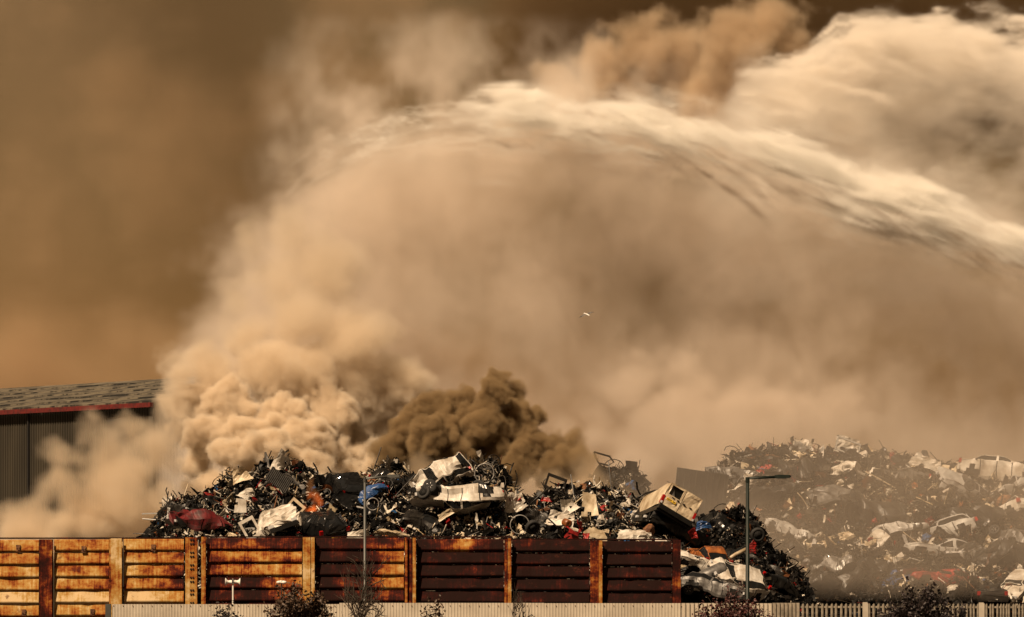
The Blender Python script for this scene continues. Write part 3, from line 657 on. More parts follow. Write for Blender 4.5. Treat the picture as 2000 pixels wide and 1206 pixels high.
vehicle('crushed_car', 'orange brown car tail with white plate past the wall end', 'car', 'hatch', 'orange', P(1384,1086,195.2), deg(-6, 12, -74), 88, .16, .7, (), ('white','rear'), True, .72)
vehicle('crushed_car', 'grey car with red tail light low past the wall end', 'car', 'hatch', 'grey', P(1392,1150,191.8), deg(8, -10, 170), 99, .16, .45, (2,), None, True, .72)
vehicle('crushed_car', 'white torn car shell beside the dark green lamp post', 'car', 'hatch', 'white', P(1445,1122,193.0), deg(38, 14, 25), 111, .30, .55, (), None, True, .66)
vehicle('crushed_car', 'white car door side slumped against the end of the wall', 'car', 'saloon', 'white', P(1366,1100,193.2), deg(30, 24, 12), 123, .25, .5, (), None, True, .42)
vehicle('crushed_car', 'dark red crushed car bale at the foot of the smoke', 'car', 'hatch', 'maroon', P(385,1018,195.5), deg(10, 5, 30), 135, .34, .6, (), None, False, .62)
vehicle('crushed_car', 'black car shell under the tipped panel van', 'car', 'hatch', 'black', P(1310,1030,197.5), deg(0, 20, 20), 147, .2, .5, (), None, True, .75)
# hazy heap
RV = 227.5
vehicle('crushed_car', 'silver car with spoked wheel lying on the hazy heap', 'car', 'saloon', 'silver', P(1850,1082,231.5), deg(4, 12, 10), 201, .10, .35, (1,), None, True, .98)
vehicle('crushed_car', 'silver estate shell stacked above the spoked wheel car', 'car', 'hatch', 'silver', P(1838,1048,233), deg(-12, -20, 6), 202, .18, .4, (), None, True, .95)
vehicle('crushed_car', 'white car shell on the crest of the hazy heap', 'car', 'saloon', 'white', P(1955,918,240.5), deg(6, -8, 176), 203, .14, .3, (0,), None, True, 1.0)
vehicle('crushed_car', 'pale car nose down with open wheel arch below the crest', 'car', 'hatch', 'silver', P(1895,956,238.5), deg(16, 24, 14), 204, .18, .35, (1,), None, True, .95)
vehicle('crushed_car', 'white hatchback with open dark tailgate on the hazy heap', 'car', 'hatch', 'white', P(1972,1008,235.5), deg(-4, -20, -60), 205, .12, .3, (), None, True, .95)
vehicle('crushed_car', 'white car front with dark grille behind the palisade', 'car', 'hatch', 'white', P(1985,1148,227.6), deg(4, -14, 62), 206, .10, .35, (), ('white','front'), True, .85)
vehicle('crushed_car', 'red car shell flattened low on the hazy heap', 'car', 'saloon', 'red', P(1845,1128,228.6), deg(0, 4, 8), 207, .16, .5, (), None, True, .72)
vehicle('crushed_car', 'dark red car shell beside the flattened red one', 'car', 'hatch', 'maroon', P(1790,1122,229), deg(-6, 10, 24), 208, .16, .5, (), None, True, .55)
vehicle('crushed_car', 'blue car shell crumpled behind the dark bush', 'car', 'hatch', 'blue', P(1742,1136,228.4), deg(0, -8, 30), 209, .24, .5, (), None, True, .62)
vehicle('crushed_car', 'dark car tail with white plate low behind the palisade', 'car', 'saloon', 'dark', P(1925,1160,227.0), deg(0, 2, -86), 210, .10, .4, (), ('white','rear'), True, .9)
vehicle('crushed_van', 'white van body torn open on the hazy heap', 'van', 'van', 'white', P(1690,1078,231.5), deg(20, -14, 30), 211, .34, .5, (), None, False, .70)
vehicle('crushed_car', 'cream car bonnet propped on the hazy heap crest', 'car', 'hatch', 'cream', P(1575,890,240.5), deg(30, 10, 40), 212, .30, .5, (), None, True, .5)
vehicle('crushed_car', 'pale crumpled car shell in the middle of the hazy heap', 'car', 'hatch', 'cream', P(1655,1058,232.3), deg(60, 10, 14), 213, .30, .4, (), None, False, .5)

# more wrecks half buried in both heaps
def wrecks(heap, where, spots, seed):
    r = np.random.default_rng(seed)
    for i, (x, y, d_, paint, sz) in enumerate(spots):
        w_ = {'silver':'silver','white':'white','black':'black','grey':'grey','cream':'cream','maroon':'dark red','dark':'charred'}[paint]
        vehicle('crushed_car', f'{w_} crushed car shell half buried in the {where}', 'car', ['hatch','saloon','hatch','van'][int(r.integers(4))], paint, P(x,y,d_), deg(r.uniform(-45,60), r.uniform(-28,28), r.uniform(-40,40) + (180 if r.random() < .5 else 0)), seed*50+i, r.uniform(.24,.38), r.uniform(.35,.6), (1,) if r.random() < .4 else (), None, r.random() < .7, sz, f'{w_} crushed car shells in the {where}', parts_extra=r.random() < .4)
def on(heap, x, y):                                   # the distance at which the heap's face meets this sight line
    ds = np.linspace(heap.d0, heap.d1, 80); zz = heap.z((x-1000)*K*ds/2000, ds); tz = CAMZ + (HOR-y)*K*ds/2000; k = np.argmax(zz >= tz); return float(ds[k]) + .1
wrecks(rear, 'hazy heap', [(x, y, on(rear, x, y), p_, s_) for x, y, p_, s_ in ((1430,935,'grey',.7),(1500,975,'dark',.8),(1560,930,'dark',.8),(1620,985,'grey',.8),(1545,1040,'silver',.62),(1610,1110,'grey',.8),(1690,1010,'dark',.8),(1760,930,'grey',.7),(1760,1045,'silver',.7),(1900,1020,'dark',.9),(1990,1060,'grey',.9),(1950,1105,'dark',.9),(1680,1135,'dark',.8),(1730,1090,'cream',.55),(1480,1020,'grey',.62),(1870,930,'cream',.6),(1985,955,'silver',.8),(1905,1090,'silver',.7),(1580,1150,'dark',.8),(1640,930,'white',.5))], 31)
wrecks(front, 'heap behind the rusted wall', [(x, y, on(front, x, y)+.3, p_, s_) for x, y, p_, s_ in ((450,975,'black',.55),(520,1000,'grey',.42),(345,1015,'dark',.5),(590,945,'black',.5),(775,1010,'black',.6),(850,1030,'dark',.6),(940,1020,'grey',.5),(1000,1010,'black',.55),(1060,1030,'dark',.5),(1180,1010,'grey',.45),(1215,985,'white',.35),(700,1000,'black',.55),(770,945,'dark',.5),(920,935,'grey',.42),(1090,975,'black',.45),(1250,1010,'black',.5),(420,1030,'grey',.4),(1140,965,'dark',.45))], 32)
wrecks(front, 'heap spill past the wall end', [(x, y, on(front, x, y)+.3, p_, s_) for x, y, p_, s_ in ((1420,1035,'black',.62),(1470,1100,'dark',.62),(1500,1140,'black',.6),(1345,1060,'dark',.5),(1350,1150,'white',.35),(1420,1165,'black',.6))], 33)
# ------------------------------------------------------------------ single things on the heap
def put(name, mb, mt, loc, eul, label, cat, smooth=False, scale=1.0):
    o = mb.build(name, mt, None, smooth, loc); o.rotation_euler = eul; o.scale = (scale,)*3; return tag(o, label, cat)
def plate(name, w, h, mt, loc, eul, label, cat, n=9, crumple=.12, seed=1):
    v, f = solid_sheet(np.random.default_rng(seed), n, h/w, crumple, .02/w); o = mesh_obj(name, np.array(v)*w, f, mt, None, False, loc); o.rotation_euler = eul; return tag(o, label, cat)
FACE = (R(72), 0, 0)
plate('sheet_metal', 1.15, 1.0, M['white'], P(552,910,202), deg(62, 18, 20), 'crumpled white sheet crowning the heap above the corrugated sheet', 'scrap metal', 9, .34, 5)
plate('sheet_metal', .9, .6, M['cream'], P(470,930,200.5), deg(66, -24, 0), 'torn cream sheet on the shoulder of the heap', 'scrap metal', 9, .34, 6)
plate('sheet_metal', .55, .62, M['white'], P(470,988,196.4), deg(80, 4, 6), 'small square white panel standing in dark scrap', 'scrap metal', 5, .05, 7)
plate('sheet_metal', .75, 1.15, M['cream'], P(1151,986,198.6), deg(70, 4, 12), 'upright yellowed cream panel on the heap slope', 'scrap metal', 6, .10, 8)
plate('sheet_metal', .8, .75, M['white'], P(1112,990,197.8), deg(60, -20, 30), 'bent white square panel beside the upright cream one', 'scrap metal', 8, .22, 9)
plate('sheet_metal', 1.3, .7, M['white'], P(1095,1015,195.8), deg(64, 12, -10), 'big creased white sheet beside an orange drum end', 'scrap metal', 10, .34, 10)
plate('sheet_metal', 1.15, .55, M['cream'], P(1165,1042,193.4), deg(60, 22, 10), 'flat cream board just above the wall top', 'scrap metal', 7, .10, 11)
plate('sheet_metal', 1.5, .65, M['white'], P(1240,1045,193.6), deg(66, 4, 4), 'long torn white sheet draped above the wall top', 'scrap metal', 10, .34, 12)
plate('sheet_metal', 1.0, .8, M['white'], P(1005,980,197.6), deg(64, -10, 10), 'pale rounded sheet below the red rags', 'scrap metal', 10, .34, 13)
plate('sheet_metal', 1.1, .5, M['white'], P(700,1046,193.2), deg(66, -8, 10), 'white bent panel lying on the wall top beside the lamp pole', 'scrap metal', 9, .25, 14)
plate('sheet_metal', 1.5, .24, M['cream'], P(765,1040,193.6), deg(70, 10, 6), 'curved cream strip of trim above the wall', 'scrap metal', 9, .14, 15)
plate('sheet_metal', 1.3, .30, M['cream'], P(880,1000,196.4), deg(70, -28, 0), 'long cream plank leaning below the upturned car', 'scrap metal', 8, .06, 16)
plate('sheet_metal', 1.1, .9, M['cream'], P(1465,922,239.6), deg(74, 12, 10), 'square pale panel leaning on the hazy heap', 'scrap metal', 6, .10, 17)
plate('sheet_metal', 1.3, 1.1, M['white'], P(1567,875,241.6), deg(70, 0, 0), 'pale dish shaped sheet on the hazy crest', 'scrap metal', 9, .34, 18)
plate('sheet_metal', 1.3, .9, M['white'], P(1655,870,241.8), deg(70, 14, 20), 'white bent frame sheet on the hazy crest', 'scrap metal', 9, .34, 19)
plate('sheet_metal', 1.6, .8, M['white'], P(1670,900,240.3), deg(60, -30, 10), 'long pale sheet sagging below the hazy crest', 'scrap metal', 9, .30, 20)
plate('sheet_metal', 1.7, 1.1, M['white'], P(1810,905,240.2), deg(64, 16, -10), 'broad white torn sheet near the hazy crest', 'scrap metal', 10, .36, 21)
plate('sheet_metal', 2.0, .7, M['cream'], P(1635,1050,232.0), deg(58, 10, 10), 'curved pale wing panel in the middle of the hazy heap', 'scrap metal', 10, .30, 22)
plate('sheet_metal', 1.4, .35, M['silver'], P(1715,995,235.0), deg(66, 40, 10), 'narrow grey board tilted on the hazy heap', 'scrap metal', 5, .05, 23)
plate('sheet_metal', 1.9, .35, M['cream'], P(1800,952,238.0), deg(66, -4, 4), 'long flat pale board on the hazy heap', 'scrap metal', 5, .05, 24)
plate('sheet_metal', .7, .35, M['blue'], P(1375,1026,196.2), deg(64, -4, 10), 'torn blue sheet under the tipped van', 'scrap metal', 9, .34, 25)
for k, (x, y, s_, d_) in enumerate(((1006,972,.5,197.8),(1066,976,.35,197.4),(1118,1043,.75,193.3),(1132,1028,.5,194.0),(1145,1050,.35,193.0),(1353,1043,.5,195.5),(1472,1072,.6,195.4),(1050,972,.0,0))):
    if s_: plate('rag', s_, s_*.8, M['red'], P(x,y,d_), deg(60+k*7, k*23, k*40), ['bright red rag below the crest','small red rag near a leaning pole','large crumpled red rag on the wall top','red scrap behind the large red rag','red scrap tucked beside the cream board','red scrap near the torn blue sheet','red panel beside the dark green lamp post'][k], 'rag', 8, .5, 60+k)
# corrugated dark sheet
mb = MB(); n_ = 28
for i in range(n_):
    x0 = -.55 + 1.1*i/n_; z = .025*(i % 2)
    mb.add([(x0,-.38,z),(x0+1.1/n_,-.38,.025-z),(x0+1.1/n_,.38+.05*math.sin(i),.025-z),(x0,.38,z)], [(0,1,2,3)])
put('corrugated_sheet', mb, M['dark'], P(545,938,199.5), deg(62, 36, 14), 'dark corrugated sheet leaning below the white crown sheet', 'scrap metal')
# white door frame with empty opening
def frame(name, w, h, t, mt, loc, eul, label):
    mb = MB(); mb.box((-w/2,-.03,-h/2),(-w/2+t,.03,h/2)); mb.box((w/2-t,-.03,-h/2),(w/2,.03,h/2)); mb.box((-w/2+t,-.03,h/2-t*1.4),(w/2-t,.03,h/2)); mb.box((-w/2+t,-.03,-h/2),(w/2-t,.03,-h/2+t*1.4)); put(name, mb, mt, loc, eul, label, 'scrap metal')
frame('door_frame', .68, .92, .10, M['white'], P(489,1033,193.4), deg(-12, -28, 12), 'white oblong frame with empty opening beside the big white bonnet')
frame('door_frame', .7, .6, .09, M['cream'], P(577,992,195.8), deg(-10, 40, -14), 'cream box frame tilted above the big white bonnet')
frame('door_frame', .9, .7, .09, M['dark'], P(1085,945,202.3), deg(-10, 20, 10), 'black oblong frame sticking out of the crest')
frame('door_frame', 1.3, .8, .06, M['silver'], P(1656,873,241.2), deg(-20, 20, 10), 'pale open frame standing on the hazy crest')
# bicycle wheels and hoops on the crest
def hoop(rad, tube, mt, loc, eul, label, spokes=0, name='bicycle_wheel', cat='wheel'):
    root = empty(name, loc, eul); tag(root, label, cat)
    mb = MB(); mb.tube([(rad*math.cos(t),0,rad*math.sin(t)) for t in np.linspace(0,2*math.pi,25)], tube, 6, cap=False); mb.build('rim', mt, root, True)
    for k in range(spokes):
        a = 2*math.pi*k/spokes; mb = MB(); mb.tube([(0,0,0),(rad*math.cos(a),0,rad*math.sin(a))], .006, 4); mb.build('spoke', M['grey'], root)
hoop(.30, .022, M['dark'], P(964,902,202.6), deg(0,0,25), 'dark bicycle wheel standing on the crest', 10)
hoop(.26, .02, M['grey'], P(952,915,201.6), deg(20,0,-30), 'grey bicycle wheel leaning below the crest', 10)
for (x, y, rr, l_, d_) in ((946,925,.42,'pale steel hoop lying under the bicycle wheels',199.8),(728,985,.26,'pale ring beside the blue shell',197.0),(1015,1025,.40,'pale coil hoop above the wall',194.6)):
    hoop(rr, .022, M['silver'], P(x,y,d_), deg(10,20,15), l_, 0, 'steel_hoop', 'hoop')
def tyre(loc, eul, label, s_=1.0):
    root = empty('tyre', loc, eul); root.scale = (s_,)*3; tag(root, label, 'tyre')
    mb = MB(); mb.lathe([(-.09,.19),(-.10,.27),(-.07,.31),(.07,.31),(.10,.27),(.09,.19),(-.09,.19)], 20, 'y'); mb.build('tread', M['rubber'], root, True)
    mb = MB(); mb.lathe([(-.07,.19),(-.03,.12),(.0,.05),(.01,.01)], 14, 'y'); mb.build('hub', M['alloy'], root, True)
for i, (x, y, d_, l_) in enumerate(((828,962,196.2,'black tyre against the upturned white car'),(934,952,198.6,'black tyre behind the upturned white car'),(1895,948,236.8,'tyre in an open arch on the hazy heap'),(1480,1045,196.2,'black tyre past the wall end'),(1040,1030,194.4,'black tyre half buried above the wall'),(1700,960,237.4,'tyre half buried in the hazy heap'))):
    tyre(P(x,y,d_), deg(12*i-20, 0, 14*i-30), l_)
# drum end, tank, posts
mb = MB(); mb.lathe([(-.30,.02),(-.31,.22),(-.29,.27),(.25,.27),(.28,.24)], 18, 'y'); put('oil_drum', mb, M['orange'], P(1107,1022,194.9), deg(14,0,30), 'orange drum end beside the creased white sheet', 'drum', True, .62)
mb = MB(); mb.lathe([(-.75,.05),(-.72,.30),(-.55,.40),(.55,.40),(.72,.30),(.75,.05)], 20, 'x'); put('metal_tank', mb, M['grey'], P(1392,1122,192.6), deg(0,-24,14), 'dented grey cylinder tank beside the torn white shell', 'tank', True, .85)
mb = MB(); mb.lathe([(-.22,.03),(-.20,.20),(-.1,.30),(.08,.26),(.16,.20),(.30,.08),(.33,.03)], 9, 'z'); mb.v = [tuple(q) for q in crush(np.array(mb.v), 8, .10)]; put('cardboard_sack', mb, M['rust'], P(1262,1037,193.9), deg(60,20,0), 'brown crumpled sack on the wall top', 'sack', False, .9)
for i, (x0, y0, x1, y1, d_, mt, l_) in enumerate(((920,898,965,935,202.4,'dark','dark lattice arm poking above the crest'),(757,890,766,930,203,'dark','thin dark upright pipe with knobbed end on the crest'),(1030,990,1078,950,198.4,'dark','long dark pole leaning towards the crest'),(715,935,790,932,202,'cream','short pale rod on the crest'),(1055,1000,1100,1042,195,'grey','dark grey channel leaning over the wall'),(788,910,806,938,202.6,'cream','cream angled bar on the crest'),(1240,975,1280,958,201,'dark','thin dark bar jutting towards the van'),(510,912,512,935,202.8,'dark','short dark stub pipe beside the torn cream sheet'),(612,905,622,925,203,'dark','dark bracket bar on the crest'),(640,912,655,940,203,'dark','thin dark frame leg on the crest'),(1415,1098,1460,1072,194.6,'cream','long cream plank past the wall end'),(996,925,1003,905,203,'dark','thin wire standing on the crest'))):
    a, b_ = P(x0,y0,d_), P(x1,y1,d_+.4); mb = MB(); m_ = (a+b_)/2 + Vector((0,0,.04)); mb.tube([a-a, m_-a, b_-a], .035 if i not in (10,) else .09, 6); put('bent_pole', mb, M[mt], a, (0,0,0), l_, 'pole', True)
# box trailer side and distant frame standing in the haze
mb = MB(); mb.box((-1.3,-.04,-1.15),(1.3,.04,1.15)); 
for k in range(9): mb.box((-1.2+k*.29,-.09,-1.1),(-1.14+k*.29,-.041,1.1))
put('container_panel', mb, M['dark'], P(1368,966,227), deg(-6,8,10), 'grey ribbed box panel standing in haze behind the tipped van', 'panel')
mb = MB(); mb.tube([(-.5,0,.25),(.3,0,.15),(.55,0,-.1),(.3,0,-.3),(-.2,0,-.25),(-.45,0,.1)], .05, 6); mb.tube([(-.5,0,.25),(-.2,0,-.25)], .04, 6); put('twisted_chassis', mb, M['dark'], P(1178,896,228), deg(0,8,10), 'bent dark frame half lost in smoke on the small far peak', 'chassis')

# ------------------------------------------------------------------ street lamps, horn speakers, yard light
def lamp(px, ptop, d_, ax, ay, mt, label, rad=.07):
    b_ = P(px, ptop, d_); e_ = P(ax, ay, d_); root = empty('street_lamp', (b_.x, d_, 0)); tag(root, label, 'lamp post')
    mb = MB(); mb.tube([(0,0,0),(0,0,1.2),(0,0,1.25),(0,0,b_.z)], [rad*1.5,rad*1.5,rad,rad*.8], 10); mb.build('post', mt, root, True)
    L_ = e_.x - b_.x; rise = e_.z - b_.z
    mb = MB(); mb.tube([(0,0,b_.z-.12),(0,0,b_.z+.02),(.06,0,b_.z+.03),(L_*.68,0,b_.z+rise)], .042, 8); mb.build('arm', mt, root, True)
    mb = MB(); z = b_.z + rise; x0 = L_*.62
    mb.add([(x0,-.05,z-.02),(x0,.05,z-.02),(x0+.12,.13,z-.05),(L_-.05,.12,z-.03),(L_,.04,z),(L_,-.04,z),(L_-.05,-.12,z-.03),(x0+.12,-.13,z-.05),
            (x0,-.05,z+.05),(x0,.05,z+.05),(x0+.12,.12,z+.07),(L_-.05,.11,z+.06),(L_,.04,z+.03),(L_,-.04,z+.03),(L_-.05,-.11,z+.06),(x0+.12,-.12,z+.07)],
           [tuple(range(8)), tuple(range(15,7,-1))] + [(k,(k+1)%8,8+(k+1)%8,8+k) for k in range(8)]); hd = mb.build('lamp_head', mt, root)
    mb = MB(); mb.box((x0+.16,-.08,z-.058),(L_-.1,.08,z-.046)); mb.build('lens', M['lamp_clear'], hd)
    mb = MB(); mb.tube([(0,0,b_.z-.1),(0,0,b_.z+.06)], rad*1.0, 10); mb.build('cap', mt, root)
lamp(712.5, 936, 160, 783, 931, M['post_grey'], 'grey street lamp rising behind the bare tree', .055)
lamp(1460, 936, 145, 1545, 932, M['post_green'], 'dark green street lamp rising from the red leaved bush')
hs = empty('horn_speaker', P(455,1137,152)); tag(hs, 'pair of white horn loudspeakers on a thin white pole', 'loudspeaker')
mb = MB(); mb.tube([(0,0,-P(455,1137,152).z),(0,0,.10)], .028, 8); mb.build('pole', M['horn'], hs)
for s_ in (-1,1):
    mb = MB(); mb.lathe([(s_*.03,.055),(s_*.10,.06),(s_*.13,.045),(s_*.19,.07),(s_*.23,.125),(s_*.245,.13),(s_*.235,.115),(s_*.17,.03)], 16, 'x', 0, (0,-.03,0)); hb = mb.build('horn', M['horn'], hs, True)
    mb = MB(); mb.box((s_*.02-.02,-.05,-.02),(s_*.02+.02,.0,.09)); mb.build('bracket', M['post_grey'], hs)
q = P(550,1139,152); yl = empty('yard_light', q); tag(yl, 'small white twin headed yard light on a dark pole', 'light')
mb = MB(); mb.tube([(0,0,-q.z),(0,0,0)], .022, 8); mb.build('pole', M['bark'], yl)
for s_ in (-1,1):
    mb = MB(); mb.lathe([(s_*.02,.02),(s_*.05,.06),(s_*.12,.05),(s_*.17,.02)], 10, 'x', 0, (0,-.02,.02)); mb.build('lamp_head', M['horn'], yl, True)
mb = MB(); mb.tube([(0,0,0),(0,0,.09)], .05, 8); mb.build('sensor', M['horn'], yl)

# ------------------------------------------------------------------ shrubs and young trees along the road
def plant(name, px, d_, top, wpx, label, cat, leafmat, nleaf, seed, stems=5, bare=False, leaf=.055, twigmat='bark', spread=.5, low=.0):
    r = np.random.default_rng(seed); base = P(px, top, d_); H_ = base.z; W_ = wpx*K*d_/2000; root = empty(name, (base.x, d_, 0)); tag(root, label, cat)
    mb = MB(); tips = []
    def grow(p, dirv, L_, rad, lev):
        pts = [p]; dv = dirv.copy()
        for k in range(4):
            dv = dv + r.normal(0,.12,3); dv /= np.linalg.norm(dv); pts.append(pts[-1] + dv*L_/4)
        mb.tube([Vector(q_) for q_ in pts], [rad, rad*.88, rad*.75, rad*.62, rad*.45], 5 if lev < 2 else 4)
        if lev >= 1: tips.extend([(np.array(q_), dv) for q_ in pts[1:]])
        if lev == 3: return
        for k in range(int(r.integers(3,6)) if lev else stems):
            t = r.uniform(.35,1.0); q_ = np.array(pts[min(4, int(t*4)+ (1 if r.random()<.5 else 0))]); a = r.normal(0,1,3); a -= dv*(a@dv); a /= np.linalg.norm(a) + 1e-9
            nd = dv*.8 + a*r.uniform(.45,.95)*spread*1.6 + np.array([0,0,.25]); nd /= np.linalg.norm(nd); grow(q_, nd, L_*r.uniform(.42,.66), max(rad*.60, .009), lev+1)
    if bare: grow(np.array([0.,0,0]), np.array([0,0,1.]), H_*.62, .07, 0)
    else:
        for k in range(stems):
            a = r.uniform(-1,1); grow(np.array([a*.12,r.uniform(-.1,.1),0]), np.array([a*W_*.42/H_, r.normal(0,.12), 1.])/1.05, H_*.60, .026, 1)
    zmax = max(v_[2] for v_ in mb.v); k_ = H_/zmax; hx = max(abs(v_[0]) for v_ in mb.v); kx = min(1.6, (W_/2)/max(hx,1e-3))
    mb.v = [(x*kx, y*kx, z*k_) for x, y, z in mb.v]; mb.build('trunk' if bare else 'stem', M[twigmat], root)
    if nleaf and tips:
        V = []; F = []
        idx = r.integers(0, len(tips), nleaf)
        for i in idx:
            p, dv = tips[i]; p = p*np.array([kx,kx,k_]) + r.normal(0,.07,3)
            if p[2] < low: continue
            A = rot_to(np.array([0,0,1.]), r, 1.2); s_ = leaf*r.uniform(.6,1.4); n0 = len(V)
            for q_ in ((-.5,0,0),(-.15,.32,.06),(.3,.26,.03),(.6,0,-.05),(.3,-.26,.03),(-.15,-.32,.06)): V.append(p + A @ (np.array(q_)*s_*1.4))
            F += [(n0,n0+1,n0+2,n0+3),(n0,n0+3,n0+4,n0+5)]
        lo_ = mesh_obj('foliage', V, F, M[leafmat], root); lo_['kind'] = 'stuff'
    return root
plant('shrub', 440, 142, 1172, 84, 'small shrub with sparse dark leaves in front of the sheet fence beneath the horn speakers', 'shrub', 'leaf_dark', 2200, 301, 9, leaf=.065)
plant('shrub', 592, 141, 1140, 150, 'brown leaved shrub in front of the sheet fence beside the bare tree', 'shrub', 'leaf', 6500, 302, 14, leaf=.068)
plant('young_tree', 712, 140, 1072, 120, 'bare young tree with fine twigs standing before the grey street lamp', 'tree', None, 0, 303, 18, True, twigmat='bark', spread=.85)
plant('shrub', 850, 141, 1166, 46, 'slender shrub with few brown leaves in front of the sheet fence', 'shrub', 'leaf', 1300, 304, 5, leaf=.055)
plant('young_tree', 1004, 140, 1137, 84, 'bare sapling with a few thin upright twigs', 'tree', None, 0, 305, 6, True, twigmat='bark', spread=.7)
plant('shrub', 1440, 142, 1138, 165, 'red brown leaved shrub around the dark green street lamp', 'shrub', 'leaf_red', 7500, 306, 15, leaf=.06)
plant('shrub', 1802, 139, 1137, 190, 'dense dark purple bush in front of the palisade', 'shrub', 'leaf_dark', 9000, 307, 22, leaf=.07)

# ------------------------------------------------------------------ gull in flight
gl = empty('gull', P(1147,615,170), deg(20,20,-50)); gl.scale = (.62,)*3; tag(gl, 'gull in flight with dark wing tips before the spray', 'bird')
mb = MB(); mb.lathe([(-.22,.006),(-.16,.03),(-.05,.055),(.06,.05),(.13,.035),(.17,.04),(.20,.02),(.23,.004)], 10, 'x'); mb.build('body', M['feather'], gl, True)
for s_ in (-1,1):
    v = [(.08,s_*.03,.02),(-.06,s_*.03,.02),(.13,s_*.22,.10),(-.05,s_*.22,.09),(.05,s_*.42,.02),(-.08,s_*.40,.02)]; w_ = mesh_obj('wing', v, [(0,1,3,2),(2,3,5,4)], M['grey'], gl)
    mesh_obj('wing_tip', [(.05,s_*.42,.022),(-.08,s_*.40,.022),(-.10,s_*.58,-.06)], [(0,1,2)], M['feather_dark'], w_)
mesh_obj('tail', [(-.20,-.02,0),(-.20,.02,0),(-.32,.06,0),(-.32,-.06,0)], [(0,1,2,3)], M['feather'], gl)

# ------------------------------------------------------------------ smoke, spray and mist as real volumes
def _interp(n, m):
    t = np.linspace(1.0, m - 2.001, n); i = t.astype(int); f = t - i; A = np.zeros((n, m), np.float32); r = np.arange(n)
    A[r,i-1] += (1-f)**3/6; A[r,i] += (3*f**3-6*f*f+4)/6; A[r,i+1] += (-3*f**3+3*f*f+3*f+1)/6; A[r,np.minimum(i+2,m-1)] += f**3/6
    return A
class Grid:
    def __init__(s, x, y, z, vox):
        s.lo = np.array([x[0],y[0],z[0]], float); s.hi = np.array([x[1],y[1],z[1]], float); s.sh = [max(4, int(round((b-a)/vox))) for a, b in zip(s.lo, s.hi)]
        s.ax = [np.linspace(a, b, n, dtype=np.float32) for a, b, n in zip(s.lo, s.hi, s.sh)]; s.h = [(b-a)/(n-1) for a, b, n in zip(s.lo, s.hi, s.sh)]
        s.X, s.Y, s.Z = s.ax[0][:,None,None], s.ax[1][None,:,None], s.ax[2][None,None,:]
    def noise(s, cell, seed):
        cell = cell if isinstance(cell, (tuple, list)) else (cell,)*3; r = np.random.default_rng(seed)
        m = [int(math.ceil((b-a)/c)) + 4 for a, b, c in zip(s.lo, s.hi, cell)]; L = r.standard_normal(m).astype(np.float32)
        for a in range(3): L = np.moveaxis(np.tensordot(_interp(s.sh[a], m[a]), L, axes=(1, a)), 0, a)
        return L * 1.7
    def fbm(s, cell, octs, seed, gain=.55, billow=False):
        out = 0; amp = 1.0; cell = cell if isinstance(cell, (tuple, list)) else (cell,)*3
        for i in range(octs):
            n = s.noise(tuple(c/2**i for c in cell), seed+i); out = out + amp*((np.abs(n)-.55) if billow else n); amp *= gain
        return out
    def spheres(s, S, far=-9.0):                       # signed depth inside a union of balls
        f = np.full(s.sh, far, np.float32)
        for (x, y, z, r) in S:
            R_ = r*1.5 + .4; sl = []
            for a, c in enumerate((x,y,z)):
                i0 = max(0, int((c-R_-s.lo[a])/s.h[a])); i1 = min(s.sh[a], int((c+R_-s.lo[a])/s.h[a])+2); sl.append(slice(i0, max(i0,i1)))
            if any(q.stop <= q.start for q in sl): continue
            d = np.sqrt((s.ax[0][sl[0]][:,None,None]-x)**2 + (s.ax[1][sl[1]][None,:,None]-y)**2 + (s.ax[2][sl[2]][None,None,:]-z)**2)
            np.maximum(f[tuple(sl)], r - d, out=f[tuple(sl)])
        return f
def warp(g, f, cell, amp, seed, octs=3):                # push the field about with a turbulent displacement
    D = [g.fbm(cell, octs, seed+10*a, .5)*amp/g.h[a] for a in range(3)]
    I = [np.clip(np.arange(n, dtype=np.float32).reshape([-1 if k == a else 1 for k in range(3)]) + D[a], 0, n-1.001) for a, n in enumerate(g.sh)]
    B = [i.astype(np.int32) for i in I]; Fr = [i - b for i, b in zip(I, B)]; out = 0
    for c in range(8):
        o = [(c >> a) & 1 for a in range(3)]; w = 1
        for a in range(3): w = w*(Fr[a] if o[a] else 1 - Fr[a])
        out = out + w*f[B[0]+o[0], B[1]+o[1], B[2]+o[2]]
    return out
def cauliflower(blobs, depth, seed, levels=2, n1=12, n2=7, yj=1.2, squash=1.0):
    r = np.random.default_rng(seed); out = []
    def kids(c, rad, lev):
        out.append((*c, rad))
        if lev == 0: return
        for _ in range(n1 if lev == levels else n2):
            v = r.normal(0,1,3); v[1] = -abs(v[1]); v /= np.linalg.norm(v); k = rad*r.uniform(.30,.52); kids(c + v*(rad*.92 - k*.25), k, lev-1)
    for (px, py, rp, *dd) in blobs:
        d = depth + (dd[0] if dd else 0) + r.normal(0, yj*.3); p = P(px, py, d); kids(np.array(p), rp*K*d/2000, levels)
    return out
